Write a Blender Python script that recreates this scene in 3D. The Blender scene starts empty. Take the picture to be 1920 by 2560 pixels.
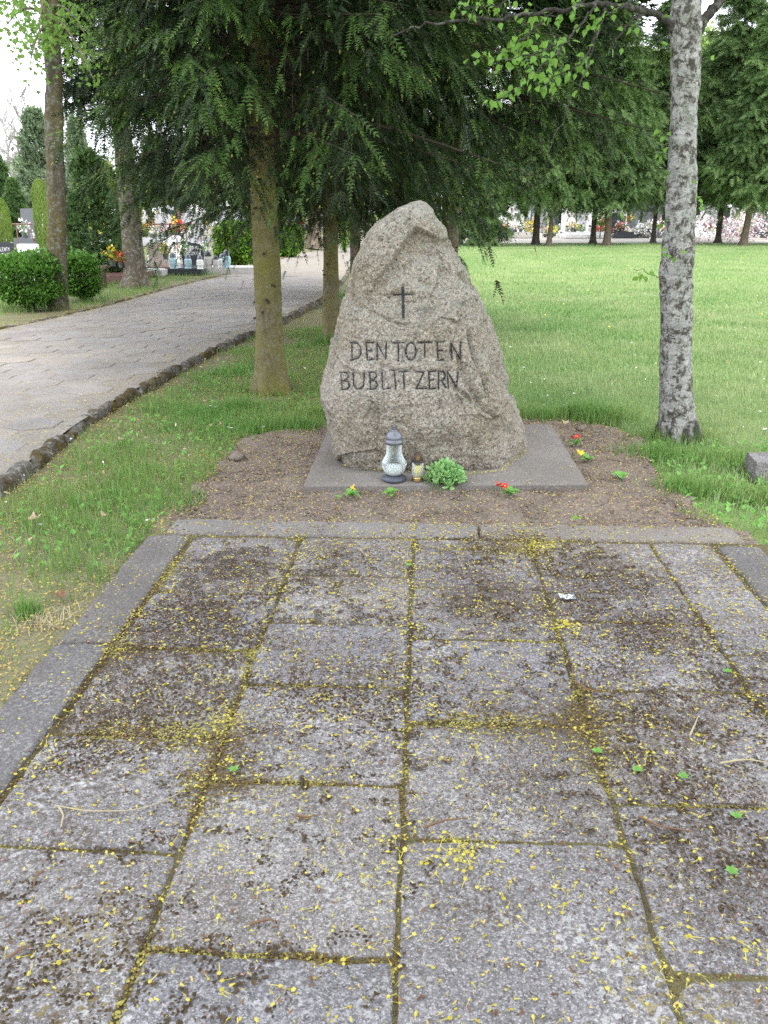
import bpy, math, random
import numpy as np
from mathutils import Vector, Matrix, Euler
from mathutils.bvhtree import BVHTree
R = math.radians
rng = np.random.default_rng(7); random.seed(7)
sc = bpy.context.scene; COL = sc.collection

# ---------------------------------------------------------------- camera, sky, sun, exposure
H = 1.45; F = 2145.0; TH = R(19.17); S = 1920/1659
cam = bpy.data.objects.new('camera', bpy.data.cameras.new('camera')); COL.objects.link(cam)
cam.location = (0, 0, H); cam.rotation_euler = (R(90)-TH, 0, 0)
cam.data.sensor_fit = 'VERTICAL'; cam.data.sensor_height = 36; cam.data.lens = 36*F/2560
cam.data.clip_start = .05; cam.data.clip_end = 1500
sc.camera = cam
SUN_EL, SUN_AZ = R(56), R(150)          # azimuth from +Y, clockwise: behind the camera, to the right
w = bpy.data.worlds.new('World'); sc.world = w; w.use_nodes = True
nt = w.node_tree; nt.nodes.clear()
sky = nt.nodes.new('ShaderNodeTexSky'); sky.sky_type = 'NISHITA'; sky.sun_disc = False
sky.sun_elevation = SUN_EL; sky.sun_rotation = SUN_AZ; sky.air_density = 1.0; sky.dust_density = 2.0
wn = nt.nodes.new('ShaderNodeTexNoise'); wn.inputs['Scale'].default_value = 2.2; wn.inputs['Detail'].default_value = 5
wr = nt.nodes.new('ShaderNodeValToRGB'); wr.color_ramp.elements[0].position = .28; wr.color_ramp.elements[1].position = .5
wr.color_ramp.elements[0].color = (.72, .72, .72, 1)
wm = nt.nodes.new('ShaderNodeMixRGB'); wm.inputs['Color2'].default_value = (11.5, 12.1, 13.1, 1)
bg = nt.nodes.new('ShaderNodeBackground'); bg.inputs['Strength'].default_value = .1
wo = nt.nodes.new('ShaderNodeOutputWorld'); wt = nt.nodes.new('ShaderNodeTexCoord')
nt.links.new(wt.outputs['Generated'], wn.inputs['Vector']); nt.links.new(wn.outputs['Fac'], wr.inputs['Fac'])
nt.links.new(wr.outputs['Color'], wm.inputs['Fac']); nt.links.new(sky.outputs['Color'], wm.inputs['Color1'])
nt.links.new(wm.outputs['Color'], bg.inputs['Color']); nt.links.new(bg.outputs['Background'], wo.inputs['Surface'])
sun = bpy.data.objects.new('sun', bpy.data.lights.new('sun', 'SUN')); COL.objects.link(sun)
sun.data.energy = 1.5; sun.data.angle = R(14); sun.data.color = (1, .965, .91)
sd = Vector((math.sin(SUN_AZ)*math.cos(SUN_EL), math.cos(SUN_AZ)*math.cos(SUN_EL), math.sin(SUN_EL)))
sun.rotation_euler = sd.to_track_quat('Z', 'Y').to_euler(); sun.location = (0, 0, 40)
sc.view_settings.view_transform = 'Standard'; sc.view_settings.look = 'None'
sc.view_settings.gamma = 1; sc.view_settings.exposure = 1.35; sc.view_settings.use_curve_mapping = False
sc.cycles.max_bounces = 6; sc.cycles.diffuse_bounces = 3; sc.cycles.transmission_bounces = 6; sc.cycles.transparent_max_bounces = 12
sc.cycles.caustics_reflective = False; sc.cycles.caustics_refractive = False
sc.cycles.use_denoising = False; sc.cycles.denoiser = 'OPENIMAGEDENOISE'; sc.cycles.denoising_input_passes = 'RGB_ALBEDO_NORMAL'; sc.cycles.denoising_prefilter = 'ACCURATE'

# ---------------------------------------------------------------- picture geometry -> places on the ground
def ray(px, py):
    c, s = math.cos(TH), math.sin(TH); a, b = px-960, 1280-py
    return np.array([a, F*c+b*s, -F*s+b*c])
def G(x, y, z=0.0):                       # x, y measured on a 1659 px wide view of the photograph
    d = ray(x*S, y*S); t = (z-H)/d[2]; return np.array([d[0]*t, d[1]*t, z])
def D(x, y, Y):
    d = ray(x*S, y*S); t = Y/d[1]; return np.array([d[0]*t, Y, H+d[2]*t])
def proj(P):
    P = np.atleast_2d(P); c, s = math.cos(TH), math.sin(TH)
    y, z = P[:, 1], P[:, 2]-H; zc = y*c-z*s; up = y*s+z*c
    return np.stack([(960+F*P[:, 0]/zc)/S, (1280-F*up/zc)/S], 1)
def zg(x, y):
    k = min(1, max(0, (x+4)/4)); y0 = 25+25*k
    return .018*max(0, min(y, 130)-y0)

# ---------------------------------------------------------------- noise
def vnoise(P, seed=0):
    P = np.asarray(P, float); I = np.floor(P).astype(np.int64); f = P-I; f = f*f*(3-2*f)
    def h(ix, iy, iz):
        n = (ix*374761393+iy*668265263+iz*1440662683+seed*1274126177) & 0xffffffff
        n = ((n ^ (n >> 13))*1274126177) & 0xffffffff
        n = ((n ^ (n >> 15))*668265263) & 0xffffffff
        return ((n ^ (n >> 16)) & 0xffff)/32767.5-1
    x, y, z = I[:, 0], I[:, 1], I[:, 2]; fx, fy, fz = f[:, 0], f[:, 1], f[:, 2]
    a = h(x, y, z)*(1-fx)+h(x+1, y, z)*fx; b = h(x, y+1, z)*(1-fx)+h(x+1, y+1, z)*fx
    c = h(x, y, z+1)*(1-fx)+h(x+1, y, z+1)*fx; d = h(x, y+1, z+1)*(1-fx)+h(x+1, y+1, z+1)*fx
    return (a*(1-fy)+b*fy)*(1-fz)+(c*(1-fy)+d*fy)*fz
def fbm(P, oct=4, seed=0):
    P = np.asarray(P, float); s = 0; a = 1; t = 0
    for i in range(oct):
        s = s+a*vnoise(P*2**i, seed+i); t += a; a *= .5
    return s/t
def n2(x, y, sc_, seed=0, oct=3):
    return fbm(np.stack([np.asarray(x)*sc_, np.asarray(y)*sc_, np.zeros(np.shape(x))+.37], 1), oct, seed)

# ---------------------------------------------------------------- mesh building
class MB:
    def __init__(self): self.v = []; self.q = []; self.n = 0
    def add(self, V, Fc, m=0):
        V = np.asarray(V, float).reshape(-1, 3); Fc = np.asarray(Fc, np.int64)
        if len(V) == 0 or len(Fc) == 0: return self
        mm = np.full(len(Fc), m) if np.isscalar(m) else np.asarray(m)
        self.v.append(V); self.q.append((Fc+self.n, mm)); self.n += len(V); return self
    def merge(self, o, M=None):
        for V in o.v: self.v.append(V if M is None else V@M[:3, :3].T+M[:3, 3])
        for Fc, m in o.q: self.q.append((Fc+self.n, m))
        self.n += o.n; return self
    def mesh(self, name, mats, smooth=False):
        me = bpy.data.meshes.new(name); V = np.concatenate(self.v)
        tot = np.concatenate([np.full(len(f), f.shape[1]) for f, m in self.q])
        loops = np.concatenate([f.ravel() for f, m in self.q]); mi = np.concatenate([m for f, m in self.q])
        me.vertices.add(len(V)); me.vertices.foreach_set('co', V.astype(np.float32).ravel())
        me.loops.add(len(loops)); me.loops.foreach_set('vertex_index', loops.astype(np.int32))
        me.polygons.add(len(tot)); st = np.concatenate([[0], np.cumsum(tot)[:-1]])
        me.polygons.foreach_set('loop_start', st.astype(np.int32))
        for m in (mats if isinstance(mats, (list, tuple)) else [mats]): me.materials.append(m)
        me.polygons.foreach_set('material_index', mi.astype(np.int32))
        me.polygons.foreach_set('use_smooth', np.full(len(tot), smooth))
        me.update(calc_edges=True); return me
    def build(self, name, mats, parent=None, smooth=False, loc=None):
        if loc is not None: self.v = [V-np.asarray(loc, float) for V in self.v]
        return link(name, self.mesh(name, mats, smooth), parent, loc)
def link(name, data, parent=None, loc=None):
    o = bpy.data.objects.new(name, data); COL.objects.link(o)
    if loc is not None: o.location = tuple(float(c) for c in loc)
    if parent is not None: o.parent = parent
    return o
def tag(o, label=None, cat=None, group=None, kind=None):
    if label: o['label'] = label
    if cat: o['category'] = cat
    if group: o['group'] = group
    if kind: o['kind'] = kind
    return o
def thing(name, loc, label, cat, group=None, rz=0):
    o = link(name, None, None, loc); o.rotation_euler = (0, 0, rz); o.empty_display_size = .1
    return tag(o, label, cat, group)
def kids(o): return [c for c in bpy.data.objects if c.parent == o]
def copy_tree(o, parts, loc, rz, s, label, group):
    c = o.copy(); COL.objects.link(c); c.location = tuple(float(k) for k in loc); c.rotation_euler = (0, 0, rz); c.scale = (s, s, s) if np.isscalar(s) else s
    tag(c, label, None, group)
    for p in parts:
        q = p.copy(); COL.objects.link(q); q.parent = c
    return c

def box(c, s, rz=0, mb=None, m=0):
    mb = mb or MB(); x, y, z = (k/2 for k in s)
    V = np.array([[-x,-y,-z],[x,-y,-z],[x,y,-z],[-x,y,-z],[-x,-y,z],[x,-y,z],[x,y,z],[-x,y,z]])
    if rz: V = V@np.array([[math.cos(rz), math.sin(rz), 0], [-math.sin(rz), math.cos(rz), 0], [0, 0, 1]])
    return mb.add(V+np.asarray(c), [[0,3,2,1],[4,5,6,7],[0,1,5,4],[1,2,6,5],[2,3,7,6],[3,0,4,7]], m)
def tube(P, rad, n=8, mb=None, m=0, cap=True):
    mb = mb or MB(); P = np.asarray(P, float); k = len(P); rad = np.broadcast_to(rad, (k,))
    T = np.gradient(P, axis=0); T /= np.linalg.norm(T, axis=1)[:, None]+1e-9
    up = np.array([1., 0, 0]) if abs(T[0, 0]) < .8 else np.array([0, 1., 0]); V = []
    a = np.linspace(0, 2*np.pi, n, endpoint=False)
    for i in range(k):
        u = up-T[i]*(up@T[i]); u /= np.linalg.norm(u); up = u; v = np.cross(T[i], u)
        V.append(P[i]+rad[i]*(np.cos(a)[:, None]*u+np.sin(a)[:, None]*v))
    V = np.concatenate(V); i = np.arange(n); j = (i+1) % n
    Fc = np.concatenate([np.stack([r*n+i, r*n+j, (r+1)*n+j, (r+1)*n+i], 1) for r in range(k-1)])
    mb.add(V, Fc, m)
    if cap:
        for r in (0, k-1):
            c = np.vstack([V[r*n:(r+1)*n], P[r]]); t = np.stack([j, i, np.full(n, n)], 1) if r == 0 else np.stack([i, j, np.full(n, n)], 1)
            mb.add(c, t, m)
    return mb
def lathe(prof, n=24, mb=None, m=0, c=(0, 0, 0)):
    mb = mb or MB(); a = np.linspace(0, 2*np.pi, n, endpoint=False)
    V = np.concatenate([np.stack([r*np.cos(a), r*np.sin(a), np.full(n, z)], 1) for r, z in prof])+np.asarray(c)
    i = np.arange(n); j = (i+1) % n
    Fc = np.concatenate([np.stack([r*n+i, r*n+j, (r+1)*n+j, (r+1)*n+i], 1) for r in range(len(prof)-1)])
    return mb.add(V, Fc, m)
def expand(mb, tv, tf, O, X, Y, Z, L, m=0):
    """copies of a small template (verts tv, faces tf) at frames O,X,Y,Z scaled L"""
    N = len(O)
    if N == 0: return mb
    L = np.broadcast_to(np.asarray(L, float).reshape(-1, 1, 1) if not np.isscalar(L) else np.array([[[L]]]), (N, 1, 1))
    V = O[:, None, :]+L*(tv[None, :, 0:1]*X[:, None, :]+tv[None, :, 1:2]*Y[:, None, :]+tv[None, :, 2:3]*Z[:, None, :])
    Fc = (tf[None]+(np.arange(N)*len(tv))[:, None, None]).reshape(-1, tf.shape[1])
    mm = np.tile(m, N) if not np.isscalar(m) else m
    return mb.add(V.reshape(-1, 3), Fc, mm)
def nrm(a): return a/(np.linalg.norm(a, axis=-1, keepdims=True)+1e-9)
def frames(X, up=None):
    X = nrm(X); up = np.broadcast_to(np.array([0, 0, 1.]), X.shape) if up is None else up
    Y = nrm(np.cross(up, X)+1e-6); Z = np.cross(X, Y); return X, Y, Z
def inpoly(x, y, poly):
    p = np.asarray(poly); r = np.zeros(len(x), bool); k = len(p)
    for i in range(k):
        x1, y1 = p[i, :2]; x2, y2 = p[(i+1) % k, :2]
        c = ((y1 > y) != (y2 > y)) & (x < (x2-x1)*(y-y1)/(y2-y1+1e-12)+x1); r ^= c
    return r
def scatter(poly, n):
    p = np.asarray(poly)[:, :2]; lo, hi = p.min(0), p.max(0)
    q = lo+rng.random((n, 2))*(hi-lo); return q[inpoly(q[:, 0], q[:, 1], p)]
def inframe(x, y, z, mx=60, my=60):
    q = proj(np.stack([x, y, np.broadcast_to(z, np.shape(x))], 1)); return (q[:, 0] > -mx) & (q[:, 0] < 1659+mx) & (q[:, 1] < 2212+my) & (np.asarray(y) > .3)

# ---------------------------------------------------------------- materials
class Mt:
    def __init__(s, name, rough=.9, spec=.3):
        s.m = bpy.data.materials.new(name); s.m.use_nodes = True; s.t = s.m.node_tree; s.b = s.t.nodes['Principled BSDF']
        s.b.inputs['Roughness'].default_value = rough; s.b.inputs['Specular IOR Level'].default_value = spec
        g = s.t.nodes.new('ShaderNodeNewGeometry'); s.pos = g.outputs['Position']; s.isl = g.outputs['Random Per Island']; s.nrm = g.outputs['Normal']
        tc = s.t.nodes.new('ShaderNodeTexCoord'); s.obj = tc.outputs['Object']
        oi = s.t.nodes.new('ShaderNodeObjectInfo'); s.rnd = oi.outputs['Random']
    def l(s, a, b): s.t.links.new(a, b)
    def noise(s, scale, detail=4, vec=None, rough=.6, dist=0):
        n = s.t.nodes.new('ShaderNodeTexNoise'); n.inputs['Scale'].default_value = scale; n.inputs['Detail'].default_value = detail
        n.inputs['Roughness'].default_value = rough; n.inputs['Distortion'].default_value = dist; s.l(vec if vec is not None else s.pos, n.inputs['Vector']); return n.outputs['Fac']
    def voro(s, scale, vec=None, feat='F1', out='Color'):
        n = s.t.nodes.new('ShaderNodeTexVoronoi'); n.feature = feat; n.inputs['Scale'].default_value = scale
        s.l(vec if vec is not None else s.pos, n.inputs['Vector']); return n.outputs[out]
    def chan(s, c, i=0):
        n = s.t.nodes.new('ShaderNodeSeparateColor'); s.l(c, n.inputs['Color']); return n.outputs[i]
    def xyz(s, c, i):
        n = s.t.nodes.new('ShaderNodeSeparateXYZ'); s.l(c, n.inputs[0]); return n.outputs[i]
    def ramp(s, fac, stops, const=False):
        n = s.t.nodes.new('ShaderNodeValToRGB'); e = n.color_ramp.elements
        if const: n.color_ramp.interpolation = 'CONSTANT'
        while len(e) < len(stops): e.new(.5)
        for k, (p, c) in zip(e, stops):
            k.position = p; k.color = (*(c if not np.isscalar(c) else (c, c, c)), 1)
        s.l(fac, n.inputs['Fac']); return n.outputs['Color']
    def mix(s, fac, a, b, mode='MIX'):
        n = s.t.nodes.new('ShaderNodeMixRGB'); n.blend_type = mode
        for k, v in (('Fac', fac), ('Color1', a), ('Color2', b)):
            if isinstance(v, (int, float)): n.inputs[k].default_value = v if k == 'Fac' else (v, v, v, 1)
            elif isinstance(v, tuple): n.inputs[k].default_value = (*v, 1)
            else: s.l(v, n.inputs[k])
        return n.outputs['Color']
    def math(s, op, a, b=0.):
        n = s.t.nodes.new('ShaderNodeMath'); n.operation = op
        for i, v in enumerate((a, b)):
            if isinstance(v, (int, float)): n.inputs[i].default_value = v
            else: s.l(v, n.inputs[i])
        return n.outputs[0]
    def mapping(s, vec, scale):
        n = s.t.nodes.new('ShaderNodeMapping'); n.inputs['Scale'].default_value = scale; s.l(vec, n.inputs['Vector']); return n.outputs[0]
    def col(s, c):
        if isinstance(c, tuple): s.b.inputs['Base Color'].default_value = (*c, 1)
        else: s.l(c, s.b.inputs['Base Color'])
        return s
    def bump(s, h, strength=.5, dist=.01):
        n = s.t.nodes.new('ShaderNodeBump'); n.inputs['Strength'].default_value = strength; n.inputs['Distance'].default_value = dist
        s.l(h, n.inputs['Height']); s.l(n.outputs[0], s.b.inputs['Normal']); return s
    def trans(s, c, k=.35):
        t = s.t.nodes.new('ShaderNodeBsdfTranslucent'); mx = s.t.nodes.new('ShaderNodeMixShader'); mx.inputs[0].default_value = k
        if isinstance(c, tuple): t.inputs['Color'].default_value = (*c, 1)
        else: s.l(c, t.inputs['Color'])
        out = [n for n in s.t.nodes if n.type == 'OUTPUT_MATERIAL'][0]
        s.l(s.b.outputs[0], mx.inputs[1]); s.l(t.outputs[0], mx.inputs[2]); s.l(mx.outputs[0], out.inputs[0]); return s

def flat(name, c, rough=.7, spec=.3, metal=0, vary=0):
    k = Mt(name, rough, spec); k.b.inputs['Metallic'].default_value = metal
    if vary: k.col(k.mix(k.noise(6, 5, k.obj), tuple(x*(1-vary) for x in c), tuple(x*(1+vary) for x in c)))
    else: k.col(c)
    return k.m
def leafmat(name, a, b, tr=.3, rough=.6, big=None):
    k = Mt(name, rough, .25); c = k.mix(k.isl, a, b)
    if big: c = k.mix(k.math('MULTIPLY', k.ramp(k.noise(big, 3), [(.35, 0.), (.65, 1.)]), .5), c, tuple(x*1.7 for x in b))
    k.col(c)
    if tr: k.trans(k.mix(.5, c, tuple(min(1, x*1.6) for x in b)), tr)
    return k.m

def m_granite():
    k = Mt('granite', .85, .25)
    v = k.chan(k.voro(185)); v2 = k.chan(k.voro(95), 1); n = k.noise(2.2, 5)
    c = k.ramp(v, [(0, .045), (.13, .10), (.2, (.30, .245, .195)), (.5, (.42, .355, .285)), (.62, (.50, .45, .38)), (.86, (.68, .65, .6)), (1, (.82, .8, .76))])
    c2 = k.ramp(v2, [(0, .09), (.22, .2), (.3, (.38, .31, .24)), (.7, (.50, .44, .37)), (.9, (.72, .69, .64))])
    c = k.mix(1., k.mix(.42, c, c2), (.665, .655, .64), 'MULTIPLY')
    c = k.mix(k.ramp(n, [(.38, 0.), (.66, 1.)]), c, k.mix(1., c, (.74, .70, .62), 'MULTIPLY'))
    li = k.math('MULTIPLY', k.ramp(k.noise(9, 8, rough=.75), [(.54, 0.), (.63, 1.)]), k.ramp(k.noise(1.4, 2), [(.42, 0.), (.6, .75)]))
    c = k.mix(li, c, (.13, .125, .105))
    c = k.mix(k.math('MULTIPLY', k.ramp(k.noise(1., 6, k.mapping(k.pos, (11, 11, 1.3)), .65), [(.5, 0.), (.66, 1.)]), .5), c, k.mix(1., c, (.6, .59, .57), 'MULTIPLY'))
    up = k.math('MULTIPLY', k.ramp(k.xyz(k.nrm, 2), [(.3, 0.), (.7, 1.)]), k.ramp(k.noise(26, 6), [(.4, 0.), (.62, .7)]))
    c = k.mix(up, c, (.23, .235, .205))
    k.col(c)
    return k.bump(k.mix(.5, v, k.noise(180, 4)), .8, .006).m
def m_slab(name='concrete_slab', moss=1., base=.182, agg=1., tint=(1, 1, 1)):
    k = Mt(name, .92, .2)
    v = k.chan(k.voro(300)); v2 = k.chan(k.voro(150), 1)
    c = k.ramp(v, [(0, base*.25), (.25, base*.62), (.7, base*1.05), (.86, base*2.1), (1, base*3.1)])
    c = k.mix(.35*agg, k.mix(1-agg*.75, c, base), k.ramp(v2, [(0, base*.35), (.5, base), (1, base*1.9)]))
    c = k.mix(1., c, k.mix(k.rnd, (.97, .96, 1.03), (1.10, 1.05, 1.03)), 'MULTIPLY'); c = k.mix(1., c, tint, 'MULTIPLY')
    big = k.noise(1.7, 4)
    c = k.mix(k.math('MULTIPLY', k.ramp(big, [(.35, 1.), (.6, 0.)]), .5), c, k.mix(1., c, (.62, .6, .58), 'MULTIPLY'))
    # pale lichen
    lic = k.math('MULTIPLY', k.ramp(k.noise(70, 4), [(.53, 0.), (.6, 1.)]), k.ramp(k.noise(3.1, 3), [(.45, 0.), (.62, 1.)]))
    c = k.mix(k.math('MULTIPLY', lic, .65*agg), c, (.5, .49, .48))
    # dark moss film
    mo = k.math('MULTIPLY', k.ramp(k.noise(60, 7, rough=.75), [(.47, 0.), (.58, 1.)]), k.ramp(k.noise(1.9, 4, rough=.65), [(.47, 0.), (.62, 1.)]))
    c = k.mix(k.math('MULTIPLY', mo, .9*moss), c, (.07, .052, .032))
    yl = k.math('MULTIPLY', k.ramp(k.noise(60, 5), [(.55, 0.), (.62, 1.)]), k.ramp(k.noise(2.6, 3), [(.56, 0.), (.68, 1.)]))
    c = k.mix(k.math('MULTIPLY', yl, .7*moss), c, (.27, .215, .05))
    k.col(c)
    return k.bump(k.mix(.4, v, k.noise(140, 4)), .7, .004).m
def m_ground(name, cols, scale=3., fine=90., bump=.6):
    k = Mt(name, .95, .15); a, b, c_ = cols
    c = k.mix(k.ramp(k.noise(scale, 6), [(.35, 0.), (.65, 1.)]), a, b)
    c = k.mix(k.ramp(k.noise(fine, 4), [(.4, 0.), (.65, 1.)]), c, c_)
    c = k.mix(k.ramp(k.noise(fine*2.6, 2), [(.56, 0.), (.62, .8)]), c, tuple(x*.3 for x in a))
    k.col(c); return k.bump(k.noise(fine, 6), bump, .012).m
def m_bark(name, a, b, lich=(.36, .38, .33), la=.0, green=None, ga=0., st=(26, 26, 5)):
    k = Mt(name, .95, .15); v = k.mapping(k.obj, st)
    n = k.noise(1., 7, v, .7); c = k.mix(k.ramp(n, [(.34, 0.), (.64, 1.)]), a, b)
    c = k.mix(k.ramp(k.noise(95, 4, k.obj), [(.55, 0.), (.66, .7)]), c, tuple(x*.35 for x in a))
    if ga: c = k.mix(k.math('MULTIPLY', k.ramp(k.noise(2.2, 5, k.obj), [(.35, 0.), (.62, 1.)]), ga), c, green)
    if la: c = k.mix(k.math('MULTIPLY', k.ramp(k.noise(16, 7, k.obj, .72), [(.53, 0.), (.57, 1.)]), la), c, lich)
    k.col(c); return k.bump(k.mix(.4, n, k.noise(60, 5, k.obj)), .9, .02).m
def m_birch():
    k = Mt('birch_bark', .85, .2)
    v = k.mapping(k.obj, (11, 11, 30)); c = k.mix(k.noise(1., 5, v), (.24, .23, .225), (.46, .445, .435))
    c = k.mix(k.math('MULTIPLY', k.ramp(k.noise(24, 7, k.obj, .72), [(.5, 0.), (.54, 1.)]), .9), c, (.23, .235, .215))
    z = k.xyz(k.obj, 2)
    pa = k.ramp(k.noise(19, 9, k.obj, .8, .5), [(.495, 0.), (.545, .95)])
    c = k.mix(k.math('MULTIPLY', pa, .95), c, (.045, .036, .028))
    c = k.mix(k.ramp(k.noise(34, 6, k.obj, .7), [(.58, 0.), (.63, .9)]), c, (.1, .085, .055))
    bl = k.math('MULTIPLY', k.ramp(k.math('ADD', k.math('MULTIPLY', z, -2.2), k.math('MULTIPLY', k.noise(9, 5, k.mapping(k.obj, (1.5, 1.5, .45))), 1.6)), [(.5, 0.), (.75, 1.)]), .93)
    c = k.mix(bl, c, (.035, .032, .03))
    k.col(c); return k.bump(k.mix(.5, k.noise(20, 8, k.obj, .7), k.noise(1., 4, v)), .9, .02).m
def m_blade(name, a, b, c3, tr=.3):
    k = Mt(name, .65, .2); c = k.mix(k.isl, a, b); c = k.mix(k.math('MULTIPLY', k.ramp(k.noise(.55, 6, rough=.7), [(.4, 0.), (.62, 1.)]), .75), c, c3); c = k.mix(k.math('MULTIPLY', k.ramp(k.noise(1.3, 4, k.mapping(k.pos, (.5, 1.6, 1))), [(.52, 0.), (.66, 1.)]), .3), c, tuple(x*.62 for x in a))
    k.col(c); return k.trans(c, tr).m

MT = dict(
 granite=m_granite(), slab=m_slab(tint=(1.03, .995, .99)), edging=m_slab('edging_concrete', .35, .125, .5, (1.04, 1., .97)), base=m_slab('base_concrete', .25, .185, .3, (1.05, .99, .92)), paver=m_slab('paver_concrete', .12, .25, .3, (1.07, 1.0, .90)),
 soil=m_ground('soil', ((.12, .095, .08), (.20, .165, .14), (.26, .215, .175)), 3, 90), earth=m_ground('earth', ((.16, .135, .09), (.25, .21, .145), (.15, .165, .07)), 2.2, 70),
 turf=m_ground('turf', ((.13, .20, .06), (.25, .32, .11), (.19, .25, .08)), .5, 40), joint=m_ground('joint_soil', ((.13, .115, .055), (.19, .17, .08), (.09, .075, .04)), 6, 150),
 pathbed=m_ground('path_dirt', ((.27, .245, .215), (.33, .30, .26), (.20, .175, .145)), 2, 60), gravel=m_ground('pale_gravel', ((.42, .39, .34), (.52, .48, .43), (.36, .33, .29)), .8, 12),
 bark_spruce=m_bark('spruce_bark', (.115, .085, .06), (.20, .155, .115), la=.25), bark_green=m_bark('mossy_bark', (.105, .085, .055), (.20, .165, .10), (.25, .24, .17), .3, green=(.175, .165, .04), ga=.8, st=(34, 34, 14)),
 bark_lichen=m_bark('lichen_bark', (.10, .08, .062), (.17, .14, .11), (.27, .28, .25), .75, (.12, .11, .03), .25), bark_maple=m_bark('maple_bark', (.06, .05, .042), (.12, .105, .088), (.22, .24, .22), .6, (.20, .17, .02), .35),
 birch=m_birch(), bark_thin=flat('twig_bark', (.055, .042, .03), .9, vary=.3), bark_dark=m_bark('dark_bark', (.05, .04, .032), (.09, .075, .06), la=.2),
 needle=leafmat('spruce_needles', (.005, .014, .003), (.015, .037, .008), .12, .55, .9), needle_tip=leafmat('young_lit_needles', (.022, .056, .010), (.062, .125, .022), .15, .55, .9), needle_in=leafmat('inner_needles', (.022, .018, .012), (.045, .036, .022), .08, .7),  # young needles are paler; their tone also carries the lit look of bough tips
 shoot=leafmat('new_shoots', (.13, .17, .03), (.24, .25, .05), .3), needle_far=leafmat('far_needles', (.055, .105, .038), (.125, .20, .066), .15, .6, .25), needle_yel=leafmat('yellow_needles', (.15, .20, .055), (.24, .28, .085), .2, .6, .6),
 needle_blue=leafmat('bluish_needles', (.11, .165, .10), (.19, .25, .145), .15, .6, .4), thuja=leafmat('thuja_scales', (.10, .17, .035), (.19, .27, .06), .2, .6, 1.2), needle_mid=leafmat('mid_needles', (.05, .10, .035), (.10, .17, .055), .15, .6, .5),
 bush=leafmat('bush_leaves', (.05, .13, .022), (.12, .25, .045), .3, .45, 2.5), bush2=leafmat('hedge_leaves', (.07, .16, .018), (.17, .30, .04), .3, .45, 2.5), maple=leafmat('maple_leaves', (.10, .20, .04), (.20, .33, .07), .5), decid=leafmat('spring_leaves', (.16, .25, .07), (.27, .36, .11), .35, .6, .2),
 birchleaf=leafmat('birch_leaves', (.13, .28, .045), (.24, .40, .08), .45, .4), woods=leafmat('woods_foliage', (.05, .09, .045), (.12, .175, .08), .15, .7, .05),
 grass=m_blade('grass_blades', (.145, .27, .09), (.25, .40, .15), (.44, .49, .27)), grass_near=m_blade('verge_grass', (.10, .235, .05), (.19, .36, .09), (.27, .34, .11)), straw=leafmat('dry_straw', (.36, .30, .17), (.52, .45, .30), .2),
 petal=leafmat('maple_blossom', (.40, .34, .04), (.60, .53, .11), .2), petal2=leafmat('wilted_blossom', (.34, .27, .04), (.58, .50, .10), .15), tan=leafmat('dry_blossom', (.42, .29, .09), (.60, .46, .16), .15), debris=leafmat('debris_flakes', (.045, .03, .016), (.11, .072, .035), 0), pink=leafmat('bud_scales', (.42, .19, .16), (.62, .38, .36), .15), brownbit=leafmat('brown_scales', (.10, .05, .028), (.20, .115, .06), 0),
 mossdark=leafmat('dark_moss', (.032, .022, .012), (.085, .058, .03), 0, .95), mossgreen=leafmat('yellow_moss', (.18, .155, .04), (.35, .31, .085), 0, .95), mossbrown=leafmat('brown_moss', (.075, .052, .02), (.15, .105, .035), 0, .95),
 paint=flat('groove_paint', (.04, .042, .046), .8, vary=.5), white=flat('white_stone', (.74, .73, .72), .5, vary=.08), grey=flat('grey_stone', (.36, .36, .37), .4, vary=.2), black=flat('black_granite', (.03, .034, .042), .25, .5), brown=flat('brown_granite', (.16, .085, .07), .3, .5, vary=.25),
 beige=flat('beige_stone', (.50, .42, .37), .6, vary=.12), terr=flat('terrazzo', (.48, .46, .43), .6, vary=.15), dgrey=flat('dark_grey_stone', (.11, .115, .125), .35, .5, vary=.2), gold=flat('gold_trim', (.55, .40, .18), .3, .5, 1.), iron=flat('dark_iron', (.03, .03, .033), .5), wood=flat('weathered_wood', (.10, .06, .04), .7, vary=.3),
 red=flat('red_plastic', (.50, .02, .02), .4), lens_blue=flat('blue_glass', (.38, .54, .60), .15, .5), lid=flat('lantern_lid', (.16, .165, .19), .3, .5, .5), lidbase=flat('lantern_foot', (.075, .085, .11), .45, .4, .2, .3), wax=flat('white_wax', (.80, .80, .78), .4), waxy=flat('yellow_wax', (.80, .66, .30), .5), shirt=flat('white_shirt', (.78, .78, .80), .8), trousers=flat('navy_trousers', (.025, .035, .085), .85), skin=flat('skin', (.48, .29, .21), .6), hair=flat('grey_hair', (.25, .23, .21), .8),
 f_white=leafmat('white_petals', (.70, .68, .66), (.84, .82, .80), .1), f_yel=leafmat('yellow_petals', (.72, .50, .03), (.85, .68, .10), .1), f_pink=leafmat('pink_petals', (.62, .30, .38), (.78, .52, .58), .1), f_red=leafmat('red_petals', (.50, .02, .02), (.66, .06, .05), .1), f_or=leafmat('orange_petals', (.70, .24, .03), (.80, .42, .10), .1), f_mix=leafmat('mauve_petals', (.42, .30, .50), (.70, .62, .70), .1),
 prim=leafmat('primrose_leaves', (.11, .27, .05), (.21, .42, .10), .25, .5), sedum=leafmat('sedum_leaves', (.20, .40, .14), (.35, .56, .23), .15, .5), foil=flat('silver_foil', (.60, .62, .66), .3, .5, .8), dryleaf=leafmat('dry_leaf', (.40, .28, .18), (.55, .41, .29), .2),
)
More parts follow.
